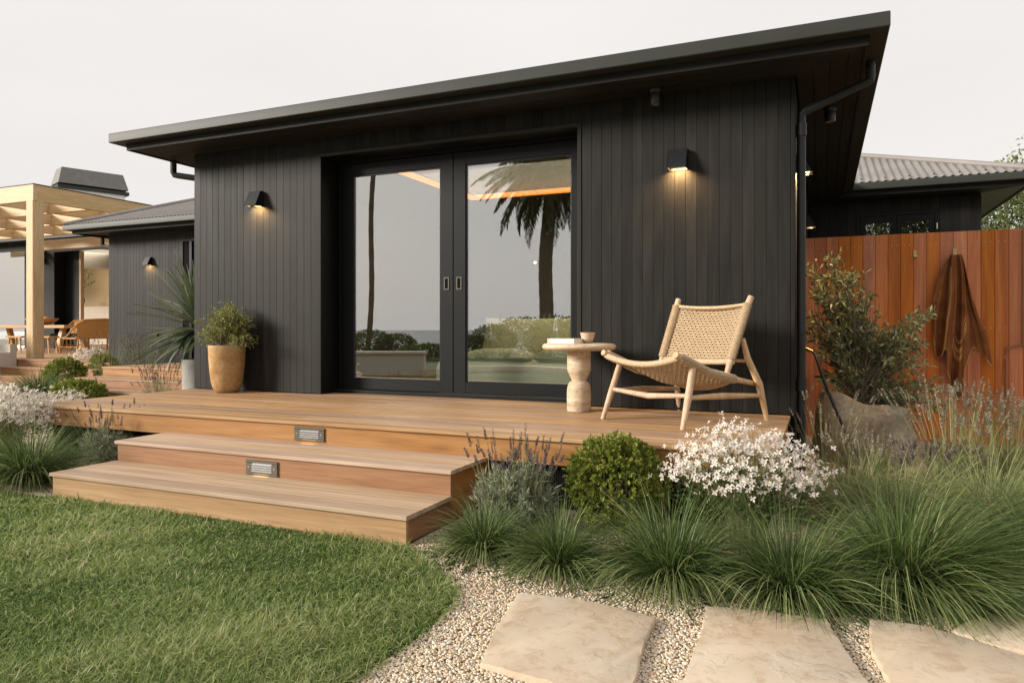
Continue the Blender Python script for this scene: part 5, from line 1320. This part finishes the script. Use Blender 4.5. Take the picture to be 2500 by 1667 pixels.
# far left
shrub('boxwood', G(160,950), (.30,.30,.27), 'rounded boxwood beside the far terrace steps', 'shrub', F_BOX, 11000, (.025,.04), 'boxwood balls', 7, True, None, .6, True)
shrub('boxwood', G(262,934), (.34,.32,.30), 'rounded boxwood left of the side steps', 'shrub', F_BOX, 11000, (.025,.04), 'boxwood balls', 7, True, None, .6, True)
shrub('boxwood', G(192,982), (.44,.30,.15), 'low spreading boxwood in front of the side steps', 'shrub', F_BOX, 11000, (.022,.036), 'boxwood balls', 7, True, None, .6, True)
gaura(G(222,930), .42, .72, 'white gaura between the two far boxwoods', 320, 700, .5, size=.034)
q = at_px(388,930,9.6); lavender((q[0],q[1],0), .30, .42, 'lavender at the foot of the yucca pot', 2600, 90, .52, lean=.35)
lavender((-6.7,3.95,0), .40, .50, 'lavender along the side wing wall, left tuft', 1400, 90, .85, F_LAVGREEN, F_LAVDRY, lean=.35)
lavender((-5.75,3.95,0), .36, .50, 'lavender along the side wing wall, tuft nearest the door', 1400, 80, .85, F_LAVGREEN, F_LAVDRY, lean=.35)
sedge(G(95,972), 2200, .66, 'sedge clump before the far terrace steps', r0=.14, maxlean=1.15, width=.008)
shrub('planter_bush', (-11.05,3.85,.45), (.55,.35,.42), 'grey green bush in the planter at the left edge', 'shrub', F_LAV, 2500, (.04,.06), None, 6, False)
# trees beyond the fence and behind the photographer
def tree(base, h, R3, label, nleaf, ll, group, mat=F_TREE, bare=False):
    t = thing('garden_tree', base, label, 'tree', group); b = np.array(base); m = MB()
    m.tube([b, b+np.array([.1,.05,h*.35]), b+np.array([0,.1,h*.6])], [.13,.10,.07], 10)
    cs = []
    for k in range(26):
        d = uvec(1)[0]; e = b+np.array([0,0,h-R3[2]])+d*np.array(R3)*random.uniform(.35,.85); cs.append(e)
        s_ = b+np.array([0,0,h*random.uniform(.3,.6)]); m.tube([s_, (s_+e)/2+np.array([0,0,.15]), e], [.045,.028,.010], 6)
    m.build('trunk', M_BARK, t, True)
    ci = RNG.integers(0,len(cs),nleaf); d = uvec(nleaf); p_ = np.array(cs)[ci]+d*(np.array(R3)*.40)*(RNG.random(nleaf)**.5)[:,None]
    V,F,r = leaves(p_, d+.8*RNG.normal(size=(nleaf,3)), uvec(nleaf), ll*(.7+.6*RNG.random(nleaf)), ll*.5*(.7+.6*RNG.random(nleaf)), np.clip(RNG.normal(.5,.25,nleaf),0,1), .2)
    np_mesh('crown', V, F, mat, t, r)
q = at_px(2470,500,17.5); tree((q[0],q[1],0), 5.0, (1.7,1.7,1.6), 'leafy green tree beyond the fence right of the rear wing', 6500, .10, 'trees beyond the fence')
q = at_px(2530,420,24); tree((q[0],q[1],0), 7.6, (1.5,1.5,1.6), 'thin feathery tree top at the upper right edge', 1500, .16, 'trees beyond the fence', F_OLIVE)
tree((9.2,-12,0), 7.4, (2.5,2.0,2.6), 'garden tree mirrored in the small rear wing windows', 9000, .16, 'trees behind the viewpoint')

# ------------------------------------------------------------------ gravel pebbles and lawn blades
FLAGS = [p_ for _,p_ in SL]
def px_ground(n, x0, x1, y0, y1):
    px = x0+(x1-x0)*RNG.random(n); py = y0+(y1-y0)*RNG.random(n); d = 1737*CAM[2]/(py-802)
    y_ = rad(23.5); Fv = np.array([-math.sin(y_), math.cos(y_)]); Rv = np.array([math.cos(y_), math.sin(y_)])
    return CAM[:2]+d[:,None]*(Fv+Rv*((px-1250)/1737)[:,None])
def pebbles():
    P_ = np.concatenate([px_ground(62000,820,2600,1260,1760), np.stack([4.5+3.4*RNG.random(18000), -4.4+2.5*RNG.random(18000)],1)])
    ok = ~inside(P_, lawn_poly) & ~((P_[:,0]<XR)&(P_[:,1]>Y1))
    for f in FLAGS: ok &= ~inside(P_, f)
    ok &= P_[:,1] < -1.6
    P_ = P_[ok]; n = len(P_)
    ico = np.array([(x,y,z) for x in (-1,1) for y in (-1,1) for z in (-1,1)])/3**.5
    fi = np.array([(0,1,3,2),(4,6,7,5),(0,4,5,1),(2,3,7,6),(0,2,6,4),(1,5,7,3)])
    s_ = (.0044+.0034*RNG.random(n)**1.5)[:,None]*np.stack([.85+.5*RNG.random(n),.75+.4*RNG.random(n),.55+.3*RNG.random(n)],1)
    a = RNG.random(n)*6.28; ca,sa = np.cos(a),np.sin(a)
    V = ico[None]*s_[:,None]*(1+.16*RNG.normal(size=(n,8,1)))
    X = V[...,0]*ca[:,None]-V[...,1]*sa[:,None]; Yv = V[...,0]*sa[:,None]+V[...,1]*ca[:,None]
    V = np.stack([X+P_[:,0:1], Yv+P_[:,1:2], V[...,2]+(.004+.005*RNG.random(n))[:,None]],-1).reshape(-1,3)
    F = (fi[None]+(np.arange(n)*8)[:,None,None]).reshape(-1,4)
    tag(np_mesh('gravel_pebbles', V, F, M_PEBBLE, None, np.repeat(RNG.random(n),8), True), 'loose warm beige pebbles round the flagstones', 'gravel', kind='stuff')
pebbles()
def lawn_grass():
    P_ = np.concatenate([px_ground(120000,-300,1180,1188,1800), np.stack([-2.5+7.7*RNG.random(60000), -6.2+3.4*RNG.random(60000)],1)])
    ok = inside(P_+.02*RNG.normal(size=P_.shape), lawn_poly) & ~((P_[:,0]<XR-.02)&(P_[:,0]>XL)&(P_[:,1]>Y1+.02))
    P_ = P_[ok]; n = len(P_)
    dist = np.hypot(P_[:,0]-CAM[0], P_[:,1]-CAM[1])
    pat = .5+.26*np.sin(P_[:,0]*3.1+1.3*np.sin(P_[:,1]*2.3))+.2*np.sin(P_[:,1]*4.7+P_[:,0]*1.7)+.15*np.sin(P_[:,0]*9.1-P_[:,1]*7.3)
    rn = np.clip(.42+.42*(pat-.5)+.24*RNG.normal(size=n),0,.84); dry = RNG.random(n) < .035+.05*np.clip(pat-.55,0,1); rn[dry] = .8+.2*RNG.random(dry.sum())
    comb = 1.2*np.sin(P_[:,0]*2.2+P_[:,1]*1.9)+.8*np.sin(P_[:,0]*5.3-P_[:,1]*4.1)
    az = comb+RNG.normal(size=n)*1.9
    L = (.027+.034*RNG.random(n)**1.4)*(1+.9*(pat-.5)); w_ = (.0036+.0024*RNG.random(n))*np.clip(dist/3.2,.8,2.2)
    V,F,r = ribbons(np.column_stack([P_,np.full(n,.008)]), az, .15+.85*RNG.random(n), .3+.9*RNG.random(n), L, w_, 2, RNG.normal(size=n)*.6, rn)
    tag(np_mesh('lawn_grass', V, F, F_LAWN, None, r), 'thick green lawn grass in front of the timber steps', 'grass', kind='stuff')
lawn_grass()
